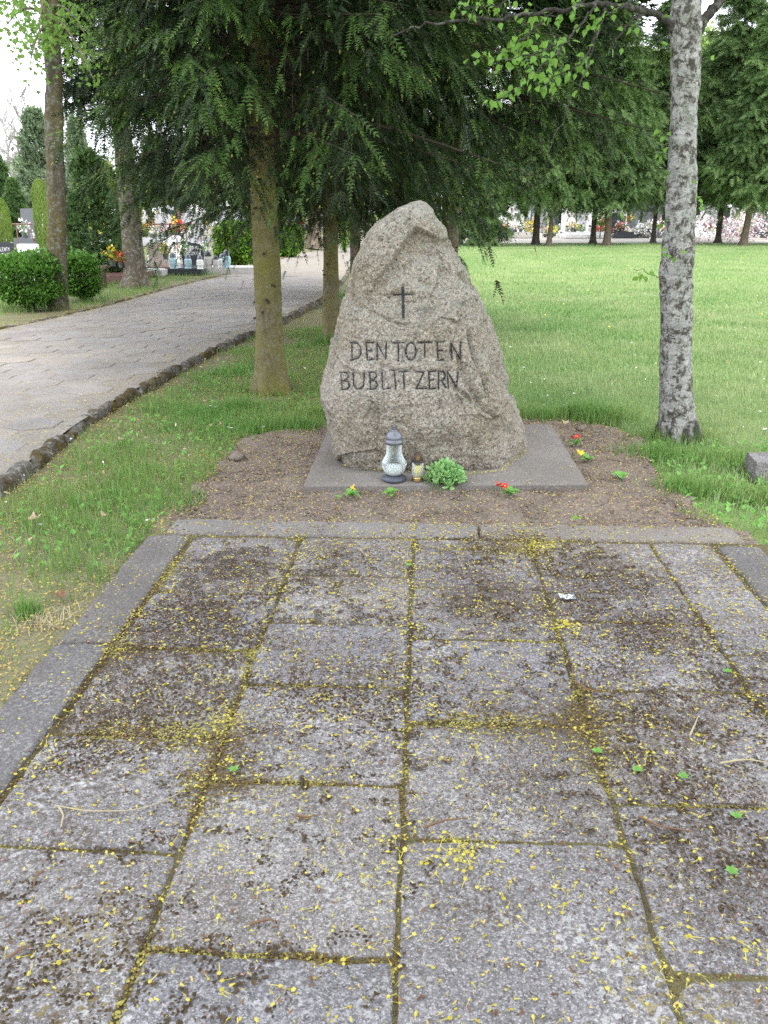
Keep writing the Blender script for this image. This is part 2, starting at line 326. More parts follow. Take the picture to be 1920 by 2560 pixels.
g = Mt('clear_glass', .06, .5); tp_ = g.t.nodes.new('ShaderNodeBsdfTransparent'); tp_.inputs['Color'].default_value = (.93, .96, .955, 1); fr_ = g.t.nodes.new('ShaderNodeLayerWeight'); fr_.inputs['Blend'].default_value = .35
mx_ = g.t.nodes.new('ShaderNodeMixShader'); g.col((.75, .78, .78)); g.l(fr_.outputs['Facing'], mx_.inputs[0]); g.l(tp_.outputs[0], mx_.inputs[1]); g.l(g.b.outputs[0], mx_.inputs[2]); g.l(mx_.outputs[0], [n for n in g.t.nodes if n.type == 'OUTPUT_MATERIAL'][0].inputs[0]); MT['glass'] = g.m

# ================================================================ THE GROUND
def sheet(xs, ys, zf):
    X, Y = np.meshgrid(xs, ys); Z = zf(X, Y); n, m = len(ys), len(xs)
    V = np.stack([X, Y, Z], -1).reshape(-1, 3); i = np.arange(n*m).reshape(n, m)
    return V, np.stack([i[:-1, :-1].ravel(), i[:-1, 1:].ravel(), i[1:, 1:].ravel(), i[1:, :-1].ravel()], 1)
ZG = np.vectorize(zg)
gx = np.unique(np.concatenate([np.linspace(-400, -15, 12), np.linspace(-15, 20, 71), np.linspace(20, 400, 12)])); gy = np.unique(np.concatenate([np.linspace(-20, 0, 3), np.linspace(0, 60, 121), np.linspace(60, 900, 36)]))
V, Fc = sheet(gx, gy, lambda X, Y: ZG(X, Y)+(.012*n2(X.ravel(), Y.ravel(), .9, 3)).reshape(X.shape)*(np.abs(X) < 16)-.02)
tag(MB().add(V, Fc).build('lawn', MT['turf'], smooth=True), kind='structure')
# kerb line (right edge of the path) and left edge, as curves x(y)
KP = np.array([G(x, y, .07)[:2] for x, y in [(-330, 1300), (-60, 1075), (0, 1035), (100, 960), (180, 895), (255, 855), (380, 790), (440, 757), (555, 708), (640, 672), (700, 640), (745, 596), (760, 563), (768, 545)]])
KP = KP[np.argsort(KP[:, 1])]
LP = np.array([G(x, y, .07)[:2] for x, y in [(-900, 900), (-300, 775), (0, 710), (100, 690), (250, 655), (380, 618), (470, 597), (560, 574), (640, 550), (690, 541)]])
LP = LP[np.argsort(LP[:, 1])]
def kx(y): return np.interp(y, KP[:, 1], KP[:, 0], left=KP[0, 0]-.1)
def lx(y): return np.interp(y, LP[:, 1], LP[:, 0])
def step(a, b, t): t = np.clip((t-a)/(b-a), 0, 1); return t*t*(3-2*t)
def zleft(x, y): return .05*(1-step(30, 45, y))+ZG(x, y)+.003
ys = np.unique(np.concatenate([np.linspace(1, 30, 90), np.linspace(30, 130, 60)])); us = np.concatenate([[0], np.geomspace(.05, 120, 40)])
Y = np.repeat(ys[:, None], len(us), 1); X = kx(Y)-us[None]-.02; Z = zleft(X, Y); i = np.arange(Y.size).reshape(Y.shape)
tag(MB().add(np.stack([X, Y, Z], -1).reshape(-1, 3), np.stack([i[:-1, 1:].ravel(), i[:-1, :-1].ravel(), i[1:, :-1].ravel(), i[1:, 1:].ravel()], 1)).build('bank', MT['earth'], smooth=True), kind='structure')
def strip(ya, yb, xa, xb, zf, n=60, k=8):
    Y = np.repeat(np.linspace(ya, yb, n)[:, None], k+1, 1); t = np.linspace(0, 1, k+1)[None]; X = xa(Y)*(1-t)+xb(Y)*t; Z = zf(X, Y)
    i = np.arange(Y.size).reshape(Y.shape); return np.stack([X, Y, Z], -1).reshape(-1, 3), np.stack([i[:-1, :-1].ravel(), i[:-1, 1:].ravel(), i[1:, 1:].ravel(), i[1:, :-1].ravel()], 1)
path = tag(MB().add(*strip(1.5, 52, lambda y: lx(y), lambda y: kx(y)+.01, lambda x, y: zleft(x, y)+.006)).build('path', MT['pathbed'], smooth=True), kind='structure')
tag(MB().add(*strip(46.5, 56, lambda y: y*0+1, lambda y: y*0+60, lambda x, y: ZG(x, y)+.004+.0*x)).build('gravel_walk', MT['gravel'], smooth=True), kind='structure')
SOIL = [G(x, y)[:2] for x, y in [(345, 1165), (370, 1120), (420, 1060), (470, 1010), (515, 965), (590, 938), (700, 925), (760, 900), (1150, 890), (1230, 905), (1310, 925), (1385, 950), (1400, 1000), (1440, 1050), (1500, 1100), (1590, 1150), (1659, 1200), (1659, 1240), (900, 1190)]]
sp = np.array(SOIL); lo, hi = sp.min(0), sp.max(0)
V, Fc = sheet(np.linspace(lo[0], hi[0], 150), np.linspace(lo[1], hi[1], 110), lambda X, Y: (.012+.020*n2(X.ravel(), Y.ravel(), 8, 5, 5)).reshape(X.shape))
jit = V[:, :2]+.24*np.stack([n2(V[:, 0], V[:, 1], 5, 8), n2(V[:, 0], V[:, 1], 5, 9)], 1); ins = inpoly(jit[:, 0], jit[:, 1], sp); V[~ins, 2] = -.05
Fc = Fc[ins[Fc].any(1)]
tag(MB().add(V, Fc).build('soil_bed', MT['soil'], smooth=True), kind='structure')
VERGE = [tuple(p) for p in ([(kx(y)+.1, y) for y in (2., 3, 4, 6, 8, 10, 13, 17, 22)]+[(1.2, 22), (1.0, 9), (.4, 6.6), (-.7, 6.2), (-1.0, 4.6), (-1.35, 3.6), (-2.0, 2.2)])]
V, Fc = sheet(np.linspace(-4, 1.3, 120), np.linspace(1.2, 22, 260), lambda X, Y: (-.001+.014*n2(X.ravel(), Y.ravel(), 4, 15, 4)).reshape(X.shape))
ins = V[:, 0] > kx(V[:, 1])+.02; edge = step(0, 1., np.minimum(22-V[:, 1], 1.3-V[:, 0]-.1*n2(V[:, 0], V[:, 1], 2, 1))); V[:, 2] -= .05*(1-edge)
tag(MB().add(V, Fc[ins[Fc].any(1)]).build('verge', MT['earth'], smooth=True), kind='structure')

# ---------------------------------------------------------------- paving of slabs
AL = math.atan(105*math.cos(TH)/F); UH = np.array([math.cos(AL), -math.sin(AL)]); VH = np.array([math.sin(AL), math.cos(AL)])
def uv(x, y): g = G(x, y, .035)[:2]; return g@UH, g@VH
def W2(u, v): return u*UH+v*VH
cu = [uv(325, 1283)[0], np.mean([uv(580, 1400)[0], uv(400, 1760)[0], uv(330, 1950)[0]]), np.mean([uv(885, 1500)[0], uv(860, 1800)[0]]), np.mean([uv(1215, 1400)[0], uv(1350, 1800)[0]]), np.mean([uv(1470, 1270)[0], uv(1550, 1390)[0]]), uv(1580, 1225)[0]]
vend = uv(900, 1163)[1]
rows = [[uv(450, y)[1] for y in (1840, 1590, 1400, 1280)], [uv(650, y)[1] for y in (2062, 1690, 1478, 1345, 1240)], [uv(1050, y)[1] for y in (1815, 1560, 1380, 1269, 1186)], [uv(1400, y)[1] for y in (2100, 1735, 1490, 1345, 1245)], [uv(1560, y)[1] for y in (1640, 1410, 1269)]]
def slab_mb(u0, u1, v0, v1, zt, th=.06, n=14, amp=.0022, r=.014, jag=.010, tilt=.0035):
    nu, nv = max(6, int((u1-u0)/.035)), max(6, int((v1-v0)/.035))
    def ax(a, b, k): return np.concatenate([[a, a+r*.3], np.linspace(a+r, b-r, k), [b-r*.3, b]])
    U, Vv = np.meshgrid(ax(u0, u1, nu), ax(v0, v1, nv)); e = np.minimum(np.minimum(U-u0, u1-U), np.minimum(Vv-v0, v1-Vv))
    p = W2(0, 0); x = U*UH[0]+Vv*VH[0]; y = U*UH[1]+Vv*VH[1]; nz = n2(x.ravel(), y.ravel(), 7, 21, 4).reshape(x.shape)
    jx = jag*n2(x.ravel(), y.ravel(), 14, 31, 3).reshape(x.shape); jy = jag*n2(x.ravel(), y.ravel(), 14, 37, 3).reshape(x.shape)
    cu_, cv_ = (u0+u1)/2, (v0+v1)/2; a, b = rng.normal(0, tilt, 2)
    cor = np.exp(-(np.minimum(U-u0, u1-U)**2+np.minimum(Vv-v0, v1-Vv)**2)/(.03**2))*rng.random()
    z = zt+amp*nz*2+a*(U-cu_)+b*(Vv-cv_)-np.where(e < r*.2, .011, np.where(e < r*.9, .003, 0))-.007*cor*(e < .05)
    n_, m_ = U.shape; i = np.arange(n_*m_).reshape(n_, m_)
    Vt = np.stack([x+jx, y+jy, z], -1).reshape(-1, 3); mb = MB()
    mb.add(Vt, np.stack([i[:-1, :-1].ravel(), i[:-1, 1:].ravel(), i[1:, 1:].ravel(), i[1:, :-1].ravel()], 1))
    ring = np.concatenate([i[0, :-1], i[:-1, -1], i[-1, :0:-1], i[:0:-1, 0]]); k = len(ring); lowr = Vt[ring].copy(); lowr[:, 2] = zt-th; a = np.arange(k)
    mb.add(np.vstack([Vt[ring], lowr]), np.stack([a, a+k, (a+1) % k+k, (a+1) % k], 1)); return mb
paving = MB(); oL = uv(165, 1340)[0]; iL = cu[0]; c4 = [W2(oL+.03, .2), W2(cu[5]+.3, .2), W2(cu[5]+.3, vend+.02), W2(oL+.03, vend+.02)]
paving.add([[*c, .0262] for c in c4], [[0, 1, 2, 3]])
paving = tag(paving.build('paving', MT['joint']), kind='structure')
SLABS = []
for ci in range(5):
    vs = sorted(rows[ci]); vs = [vs[0]-.53*k for k in (3, 2, 1)]+vs+[vend]
    for a, b in zip(vs[:-1], vs[1:]):
        if b < .9: continue
        g_ = .003+.004*rng.random()
        s_ = slab_mb(cu[ci]+g_, cu[ci+1]-g_*.8, a+g_, b-g_, .035+rng.normal(0, .0025)).build('paving_slab', MT['slab'], paving, smooth=True); SLABS.append((cu[ci], cu[ci+1], a, b))
oL = uv(165, 1340)[0]; iL = cu[0]
for a, b in [(.6, 1.62), (1.62, 2.62), (2.62, vend-.02)]:
    slab_mb(oL, iL-.012, a+.006, b-.006, .043, tilt=.003).build('edging_strip', MT['edging'], paving, smooth=True)
iR = cu[5]; oR = iR+(iL-oL)
for a, b in [(.9, 1.9), (1.9, 2.9), (2.9, vend-.03)]:
    slab_mb(iR+.014, oR, a+.006, b-.006, .042, tilt=.003).build('edging_strip', MT['edging'], paving, smooth=True)
v2 = uv(900, 1130)[1]
ul, ur = uv(352, 1156)[0], uv(1595, 1156)[0]; um = ul*.45+ur*.55
for a, b in [(ul, um), (um, ur)]:
    slab_mb(a+.004, b-.004, vend+.012, v2, .040, tilt=.003).build('edging_strip', MT['base'], paving, smooth=True)

# ---------------------------------------------------------------- path pavers (hexagons) and kerb stones
hexr = .205; cand = []
for j in range(0, 110):
    yy = 3.4+j*hexr*1.5
    for i_ in range(-2, 14):
        xx = -6+(i_+.5*(j % 2))*hexr*math.sqrt(3)
        if lx(yy)+.12 < xx < kx(yy)-.2 and yy < 21: cand.append((xx, yy))
cand = np.array(cand); ok = inframe(cand[:, 0], cand[:, 1], .11, 40, 0); cand = cand[ok]; cand = cand[np.argsort(cand[:, 1])]
def hexmb(x, y, z, mb=None):
    mb = mb or MB(); a = np.arange(6)*np.pi/3+np.pi/6; r = hexr-.006-.006*rng.random(); ring = []
    tx, ty = rng.normal(0, .006, 2); jr = 1+rng.normal(0, .028, 6)
    for rr, zz in ((r, -.03), (r, -.004), (r-.010, 0), (r*.5, .001)):
        px, py = rr*jr*np.cos(a), rr*jr*np.sin(a); ring.append(np.stack([x+px, y+py, z+zz+tx*px+ty*py], 1))
    V = np.vstack(ring+[[[x, y, z+.002]]]); i = np.arange(6); j = (i+1) % 6
    mb.add(V, np.concatenate([np.stack([k*6+i, k*6+j, k*6+6+j, k*6+6+i], 1) for k in range(3)])); mb.add(V, np.stack([18+i, 18+j, np.full(6, 24)], 1)); return mb
rest = MB()
for k, (x, y) in enumerate(cand):
    z = float(zleft(x, y))+.011+rng.normal(0, .003)
    if k < 290: hexmb(x, y, z).build('hex_paver', MT['paver'], path)
    else: hexmb(x, y, z, rest)
if rest.n: tag(rest.build('far_pavers', MT['paver'], path), kind='stuff')
kerb = tag(link('kerb', None), kind='structure')
y = 2.6; k = 0
def rough_block(x0, y0, x1, y1, w_, zt, zb, seed):
    L = math.hypot(x1-x0, y1-y0); n = max(6, int(L/.035)); t = np.linspace(0, 1, n); d = np.array([x1-x0, y1-y0])/L; s = np.array([d[1], -d[0]])
    prof = [(-.5, zb), (-.5, zt-.025), (-.42, zt-.004), (-.1, zt), (.3, zt-.004), (.46, zt-.025), (.5, zt-.06), (.52, zb)]; V = []
    for tt in t:
        f = 1-.5*(abs(tt-.5)*2)**12
        for a, z in prof: V.append([x0+d[0]*L*tt+s[0]*a*w_, y0+d[1]*L*tt+s[1]*a*w_, zb+(z-zb)*f])
    V = np.array(V); V += .026*np.stack([fbm(V*9, 4, seed), fbm(V*9+7, 4, seed), fbm(V*11+3, 4, seed)*1.4], 1)
    m_ = len(prof); i = np.arange(n*m_).reshape(n, m_); mb = MB().add(V, np.stack([i[:-1, :-1].ravel(), i[1:, :-1].ravel(), i[1:, 1:].ravel(), i[:-1, 1:].ravel()], 1))
    for r in (0, n-1): mb.add(V[r*m_:(r+1)*m_], [list(range(m_))])
    return mb
def m_kerb():
    k = Mt('kerb_concrete', .95, .15); c = k.mix(k.noise(9, 6), (.075, .066, .056), (.17, .155, .14))
    c = k.mix(k.ramp(k.noise(30, 6), [(.5, 0.), (.6, .8)]), c, (.26, .26, .245)); c = k.mix(k.ramp(k.noise(4.5, 7, rough=.7), [(.45, 0.), (.56, 1.)]), c, (.075, .055, .022))
    c = k.mix(k.ramp(k.noise(7, 5), [(.58, 0.), (.66, .8)]), c, (.16, .12, .02))
    k.col(c); return k.bump(k.noise(50, 7), 1., .02).m
MT['kerb'] = m_kerb()
while y < 24:
    L = .5+.25*rng.random(); a, b = y+.012, y+L-.012; dz = rng.normal(0, .008)
    rough_block(float(kx(a))+.02, a, float(kx(b))+.02, b, .075, .076+dz, -.05, k).build('kerb_stone', MT['kerb'], kerb, smooth=True); y += L; k += 1
y = 9.
while y < 30:
    L = .9; a, b = y+.01, y+L-.01
    rough_block(float(lx(a))-.03, a, float(lx(b))-.03, b, .06, .078, .0, k).build('kerb_stone', MT['kerb'], kerb, smooth=True); y += L; k += 1

# ================================================================ BOULDER ON ITS BASE
bc = [G(655, 1048, .055), G(1272, 1045, .055), G(1190, 914, .055), G(712, 918, .055)]
def quad_slab(c, zt, zb, mat, name, label, cat):
    c = np.array(c); n = 30; s, t = np.meshgrid(np.linspace(0, 1, n), np.linspace(0, 1, n))
    P = (1-s)[..., None]*((1-t)[..., None]*c[0]+t[..., None]*c[3])+s[..., None]*((1-t)[..., None]*c[1]+t[..., None]*c[2]); P = P.reshape(-1, 3)
    e = np.minimum(np.minimum(s, 1-s), np.minimum(t, 1-t)).ravel(); P[:, 2] = zt+.003*n2(P[:, 0], P[:, 1], 5, 4)-.008*(e < .005); P[:, :2] += .006*np.stack([n2(P[:, 0], P[:, 1], 9, 5), n2(P[:, 0], P[:, 1], 9, 6)], 1)
    i = np.arange(n*n).reshape(n, n); mb = MB().add(P, np.stack([i[:-1, :-1].ravel(), i[:-1, 1:].ravel(), i[1:, 1:].ravel(), i[1:, :-1].ravel()], 1))
    ring = np.concatenate([i[0, :-1], i[:-1, -1], i[-1, :0:-1], i[:0:-1, 0]]); k = len(ring); lw = P[ring].copy(); lw[:, 2] = zb; a = np.arange(k)
    mb.add(np.vstack([P[ring], lw]), np.stack([a, a+k, (a+1) % k+k, (a+1) % k], 1))
    return tag(mb.build(name, mat, smooth=False), label, cat)
quad_slab(bc, .055, -.05, MT['base'], 'concrete_base', 'flat weathered concrete slab lying under the memorial boulder', 'plinth')

OUT = [(1032, 760, 1105), (1015, 742, 1118), (1000, 738, 1126), (980, 731, 1131), (960, 721, 1132), (930, 711, 1126), (900, 706, 1116), (870, 701, 1106), (850, 695, 1100), (830, 697, 1095), (800, 706, 1088), (750, 722, 1076), (700, 737, 1057), (650, 748, 1037), (600, 760, 1013), (560, 769, 990), (520, 782, 973), (500, 792, 964), (480, 810, 954), (460, 838, 942), (447, 862, 933), (440, 882, 926), (437, 895, 915)]
YC = 5.28
lev = []
for py, xl, xr in OUT:
    a, b = D(xl, py, YC), D(xr, py, YC); lev.append((a[2], a[0], b[0], py))
lev = np.array(lev); lev = lev[np.argsort(lev[:, 0])]
RID = np.array([(437, 925), (450, 932), (480, 958), (520, 978), (560, 985), (640, 1008), (760, 1035), (860, 1050), (960, 1062), (1035, 1060)])
NZ, NA = 340, 470
zt_ = np.linspace(0, 1, NZ)**.92; zs = lev[0, 0]+(lev[-1, 0]-lev[0, 0])*zt_
xl = np.interp(zs, lev[:, 0], lev[:, 1]); xr = np.interp(zs, lev[:, 0], lev[:, 2]); pys = np.interp(zs, lev[:, 0], lev[:, 3])
def sm(a, k=9):
    p = np.pad(a, k, mode='edge'); return np.convolve(p, np.ones(2*k+1)/(2*k+1), 'same')[k:-k]
xl, xr = sm(xl, 4), sm(xr, 4)
rel = (zs-zs[0])/(zs[-1]-zs[0]); hgt = zs[-1]-zs[0]
yf = np.interp(rel, [0, .04, .14, .3, .5, .7, .85, .94, .98, 1], [4.86, 4.78, 4.70, 4.71, 4.79, 4.90, 5.00, 5.08, 5.16, 5.24]); yf = sm(yf, 10)
yb = np.interp(rel, [0, .15, .5, .8, .95, 1], [5.75, 5.82, 5.72, 5.6, 5.45, 5.32]); yb = sm(yb, 10)
rx = np.interp(pys, RID[:, 0], RID[:, 1]); RX = np.array([D(a, b, 4.95)[0] for a, b in zip(rx, pys)]); RX = np.minimum(RX, xr-.05*np.minimum(1, (xr-xl)/.5))
V = []
for i in range(NZ):
    wd = xr[i]-xl[i]; f, bk = yf[i], yb[i]; ys_ = YC; e = min(1, wd/.75)**1.5; f = min(f, YC-.03); bk = max(bk, YC+.03)
    ctrl = np.array([[xl[i], ys_+.10*e], [xl[i]+.005*wd, ys_-.10*e], [xl[i]+.09*wd, f+.09*e], [xl[i]+.27*wd, f+.015*e], [xl[i]+.55*wd, f], [RX[i]-.06*wd, f+.03*e], [RX[i]+.02*wd, f+.085*e], [(RX[i]+xr[i])/2+.01*wd, f*.5+ys_*.5-.01], [xr[i], ys_], [xr[i]-.03*wd, ys_+.2*(bk-ys_)+.05*e], [xr[i]-.2*wd, bk-.06*e], [xr[i]-.5*wd, bk], [xl[i]+.2*wd, bk-.05*e], [xl[i]+.03*wd, ys_+.45*(bk-ys_)]])
    n = len(ctrl)                       # periodic cubic B-spline blended with the control polygon
    wgt = np.array([1.2, 1.6, 2., 3.2, 3.6, 3., 2., 2.4, 1.6, .8, 1, 1, 1, .8]); cum = np.concatenate([[0], np.cumsum(wgt)]); t = np.linspace(0, cum[-1], NA, endpoint=False)
    k = np.searchsorted(cum, t, side='right')-1; u = ((t-cum[k])/wgt[k])[:, None]; P = [ctrl[(k+o) % n] for o in (-1, 0, 1, 2)]
    cr = .5*((2*P[1])+(-P[0]+P[2])*u+(2*P[0]-5*P[1]+4*P[2]-P[3])*u**2+(-P[0]+3*P[1]-3*P[2]+P[3])*u**3); lin = P[1]*(1-u)+P[2]*u
    q = cr*.72+lin*.28; V.append(np.concatenate([q, np.full((NA, 1), zs[i])], 1))
V = np.array(V)
# outward normals in plan, tilted
dth = np.roll(V, -1, 1)-np.roll(V, 1, 1); dz_ = np.gradient(V, axis=0); N = nrm(np.cross(dth, dz_)).reshape(-1, 3); P = V.reshape(-1, 3)
px = proj(P); front = (P[:, 1] < YC+.05)
disp = .019*fbm(P*2.6, 4, 11)-.004+.016*(1-2*np.abs(fbm(P*5.5+3, 4, 12)))+.013*fbm(P*14, 4, 13)+.008*(.5-np.abs(fbm(P*30+5, 3, 17)))+.0065*fbm(P*45, 3, 14)+.003*vnoise(P*120, 15)
fs = np.column_stack([rng.uniform(-.95, .65, 95), rng.uniform(4.5, 6, 95), rng.uniform(0, 1.7, 95)]); ft = rng.normal(0, 1, (95, 3)); wp = P+.06*np.stack([fbm(P*6+k_*9, 3, 18+k_) for k_ in range(3)], 1)
fi = np.concatenate([np.argmin(((wp[a_:a_+20000, None]-fs[None])**2*np.array([1, .5, 1.4])).sum(2), 1) for a_ in range(0, len(wp), 20000)])
disp = disp+np.clip(((P-fs[fi])*ft[fi]).sum(1)*.055, -.014, .012)
def cut(pl, depth, wid, sharp=1):
    d = np.full(len(px), 1e9); pl = np.array(pl, float)
    for a, b in zip(pl[:-1], pl[1:]):
        ab = b-a; t = np.clip(((px-a)@ab)/(ab@ab), 0, 1); d = np.minimum(d, np.linalg.norm(px-a-t[:, None]*ab, axis=1))
    return -depth*np.exp(-(d/wid)**2)*front
def side(a, b):   # signed px distance from line a->b (positive on its right when going down)
    a, b = np.array(a, float), np.array(b, float); d = (b-a)/np.linalg.norm(b-a); return (px-a)@np.array([d[1], -d[0]])
# recessed spall under the summit, its lower lip, and the shelf above the cross
up_edge = np.minimum(step(-2, 9, -side((905, 478), (838, 575))*-1), 1)
rec = step(0, 10, side((840, 572), (898, 484)))*step(0, 14, side((898, 484), (972, 528))) if False else None
def blob(cx, cy, rx_, ry_, p=2): return np.exp(-(np.abs((px[:, 0]-cx)/rx_)**p+np.abs((px[:, 1]-cy)/ry_)**p))*front
inside = step(-1.5, 3.5, (px[:, 0]-(898-(px[:, 1]-484)*.66)))*step(-1.5, 3.5, px[:, 1]-(484+np.abs(px[:, 0]-898)*.42))*step(0, 60, 640-px[:, 1])*step(0, 25, 985-px[:, 0])*front
disp = disp-.05*inside+.016*blob(930, 590, 55, 22)-.02*blob(905, 545, 30, 22)
disp = disp+.02*blob(815, 560, 30, 70)
disp = disp-.022*blob(870, 640, 60, 16)-.010*step(0, 6, px[:, 1]-(640+8*np.sin(px[:, 0]/17)))*blob(860, 655, 60, 30)+cut([(800, 672), (835, 690), (868, 703), (885, 700)], .014, 3.5)
disp = disp+cut([(830, 610), (800, 640), (780, 680)], .012, 8)+cut([(925, 615), (960, 628), (985, 655)], .010, 9)
disp = disp+cut([(998, 592), (1010, 606), (1020, 622)], .04, 4)+cut([(992, 770), (1000, 810), (1022, 850), (1050, 890), (1075, 905)], .022, 5)+cut([(1016, 715), (1030, 775), (1050, 830), (1062, 880), (1075, 930)], .035, 6)+cut([(1040, 700), (1060, 780), (1085, 850)], .02, 7)+cut([(985, 838), (1005, 852), (1020, 868)], .025, 4)
disp = disp-.02*step(-4, 5, side((1060, 900), (990, 765)))*blob(1030, 840, 35, 60)
disp = disp+cut([(858, 912), (875, 918), (890, 930)], .012, 5)+cut([(820, 1000), (900, 1008), (1000, 1010)], .008, 7)
# carved strokes; coordinates of the close-up view
def zc(a, b): return ((780+a/2.8603)/S, (480+b/2.8603)/S)
def ell(cx, cy, rx_, ry_): return [(cx+rx_*math.cos(t), cy+ry_*math.sin(t)) for t in np.linspace(0, 2*np.pi, 21)]
LET = [
 ('D', [[(285, 1076), (287, 1205)], [(270, 1078), (320, 1080), (347, 1108), (351, 1150), (335, 1187), (272, 1204)]]),
 ('E', [[(386, 1078), (396, 1201)], [(380, 1078), (440, 1078)], [(390, 1136), (426, 1135)], [(396, 1201), (442, 1197)]]),
 ('N', [[(467, 1202), (465, 1080), (528, 1197), (531, 1071)]]),
 ('T', [[(575, 1080), (662, 1077)], [(616, 1079), (620, 1212)]]),
 ('O', [ell(707, 1140, 36, 62)]),
 ('T', [[(755, 1079), (857, 1075)], [(805, 1078), (807, 1180)]]),
 ('E', [[(896, 1075), (901, 1206)], [(890, 1075), (947, 1070)], [(898, 1136), (936, 1132)], [(901, 1206), (947, 1200)]]),
 ('N', [[(1002, 1202), (996, 1082), (1060, 1197), (1066, 1068)]]),
 ('B', [[(205, 1290), (216, 1411)], [(195, 1291), (245, 1290), (259, 1315), (241, 1345), (212, 1348)], [(212, 1348), (256, 1356), (269, 1385), (250, 1410), (205, 1413)]]),
 ('U', [[(295, 1289), (298, 1380), (316, 1408), (350, 1408), (370, 1384), (373, 1288)]]),
 ('B', [[(412, 1288), (420, 1410)], [(402, 1289), (448, 1288), (462, 1313), (445, 1343), (417, 1346)], [(417, 1346), (457, 1354), (470, 1383), (452, 1408), (411, 1411)]]),
 ('L', [[(499, 1284), (507, 1411), (562, 1402)]]),
 ('I', [[(590, 1276), (599, 1411)], [(572, 1276), (608, 1275)]]),
 ('T', [[(622, 1286), (690, 1282)], [(654, 1284), (661, 1406)]]),
 ('Z', [[(737, 1286), (800, 1289), (746, 1406), (826, 1405)]]),
 ('E', [[(835, 1286), (841, 1409)], [(830, 1286), (886, 1282)], [(838, 1346), (872, 1343)], [(841, 1409), (887, 1405)]]),
 ('R', [[(906, 1411), (905, 1286), (940, 1285), (956, 1315), (938, 1346), (908, 1349)], [(924, 1349), (961, 1402)]]),
 ('N', [[(976, 1402), (968, 1286), (1034, 1397), (1046, 1276)]])]
CROSS = [[(650, 676), (653, 902)], [(580, 735), (725, 731)]]
disp = np.maximum(disp, -.09)*np.repeat(1-step(.955, 1., rel), NA); P0 = P+N*disp[:, None]
env = np.zeros(len(P))
for nm, strokes in LET:
    for s_ in strokes: env = np.minimum(env, cut([zc(*q) for q in s_], .015, 2.7))
for s_ in CROSS: env = np.minimum(env, cut([zc(*q) for q in s_], .013, 4.))
P0 = P0+N*env[:, None]
i = np.arange(NZ*NA).reshape(NZ, NA); j = np.roll(i, -1, 1)
top = P0[i[-1]].mean(0)+np.array([0, 0, .012]); b0 = len(P0)
Fq = np.stack([i[:-1].ravel(), j[:-1].ravel(), j[1:].ravel(), i[1:].ravel()], 1)
Ft = np.stack([i[-1], j[-1], np.full(NA, b0)], 1); Pv = np.vstack([P0, top])
mb = MB(); mb.v = [Pv]; mb.q = [(Fq, np.zeros(len(Fq), int)), (Ft, np.zeros(NA, int))]; mb.n = len(Pv)
boulder = tag(mb.build('memorial_boulder', MT['granite'], smooth=True), 'tall rough granite boulder carved with a cross and German words', 'memorial stone')
bvh = BVHTree.FromPolygons([Vector(p) for p in Pv], [tuple(int(a) for a in f) for f in Fq])
def hit(x, y):
    d = Vector(ray(x*S, y*S)).normalized(); h = bvh.ray_cast(Vector((0, 0, H)), d)
    return (np.array(h[0]), d) if h[0] is not None else (None, d)
def stroke_mb(pl, wpx, mb):
    pl = [np.array(zc(*q)) for q in pl]; pts = []
    for a, b in zip(pl[:-1], pl[1:]):
        n = max(2, int(np.linalg.norm(b-a)/2.5))
        for t in np.linspace(0, 1, n, endpoint=False): pts.append(a+(b-a)*t)
    pts.append(pl[-1]); pts = np.array(pts); tn = np.gradient(pts, axis=0); tn /= np.linalg.norm(tn, axis=1)[:, None]+1e-9; s = np.stack([-tn[:, 1], tn[:, 0]], 1)
    L, C, Rr = [], [], []
    for k, (p, q) in enumerate(zip(pts, s)):
        w_ = wpx*(1+.25*rng.normal())*(.7 if k in (0, len(pts)-1) else 1); row = []
        for o in (-1, 0, 1):
            h, d = hit(*(p+q*w_*o))
            if h is None: break
            row.append(h-np.array(d)*.0016)
        if len(row) == 3: L.append(row)
    if len(L) > 1:
        A = np.array(L).reshape(-1, 3); n = len(L); i = np.arange(n*3).reshape(n, 3)
        mb.add(A, np.concatenate([np.stack([i[:-1, c], i[1:, c], i[1:, c+1], i[:-1, c+1]], 1) for c in (0, 1)]))
for nm, strokes in LET:
    mb = MB()
    for s_ in strokes: stroke_mb(s_, 1.3, mb)
    mb.build('letter', MT['paint'], boulder)
mb = MB(); stroke_mb(CROSS[0], 2.7, mb); stroke_mb(CROSS[1], 1.7, mb); mb.build('cross', MT['paint'], boulder)

# ================================================================ TREES
def twig_template(k, nl, wdt, topn, core=True):
    V, Fc, m = [], [], []
    def tri(a, b, c, mi): n = len(V); V.extend([a, b, c]); Fc.append([n, n+1, n+2]); m.append(mi)
    for i_ in range(k):
        a = i_/k*.92+.04; ln = nl*(1-.35*i_/k)
        for s_ in (-1, 1): tri((a-wdt, 0, 0), (a+wdt, 0, 0), (a+ln*.75, s_*ln, .25*ln), 0)
    for i_ in range(topn):
        a = (i_+.5)/topn; tri((a, -wdt, 0), (a, wdt, 0), (a+nl*.7, 0, nl*.8), 0)
    tri((.9, -wdt, 0), (.9, wdt, 0), (1.05, 0, 0), 0)
    if core: tri((0, -.02, 0), (0, .02, 0), (1, 0, 0), 1)
    return np.array(V, float), np.array(Fc), np.array(m)
TW_F = twig_template(6, .17, .042, 1); TW_M = twig_template(5, .30, .06, 2); TW_C = twig_template(3, .42, .12, 2, False)
TW_D = twig_template(3, .14, .02, 0); TW_D = (TW_D[0], TW_D[1], np.where(TW_D[2] == 0, 3, 1))
TW_T = (TW_F[0], TW_F[1], np.where(TW_F[2] == 0, 4, 1))
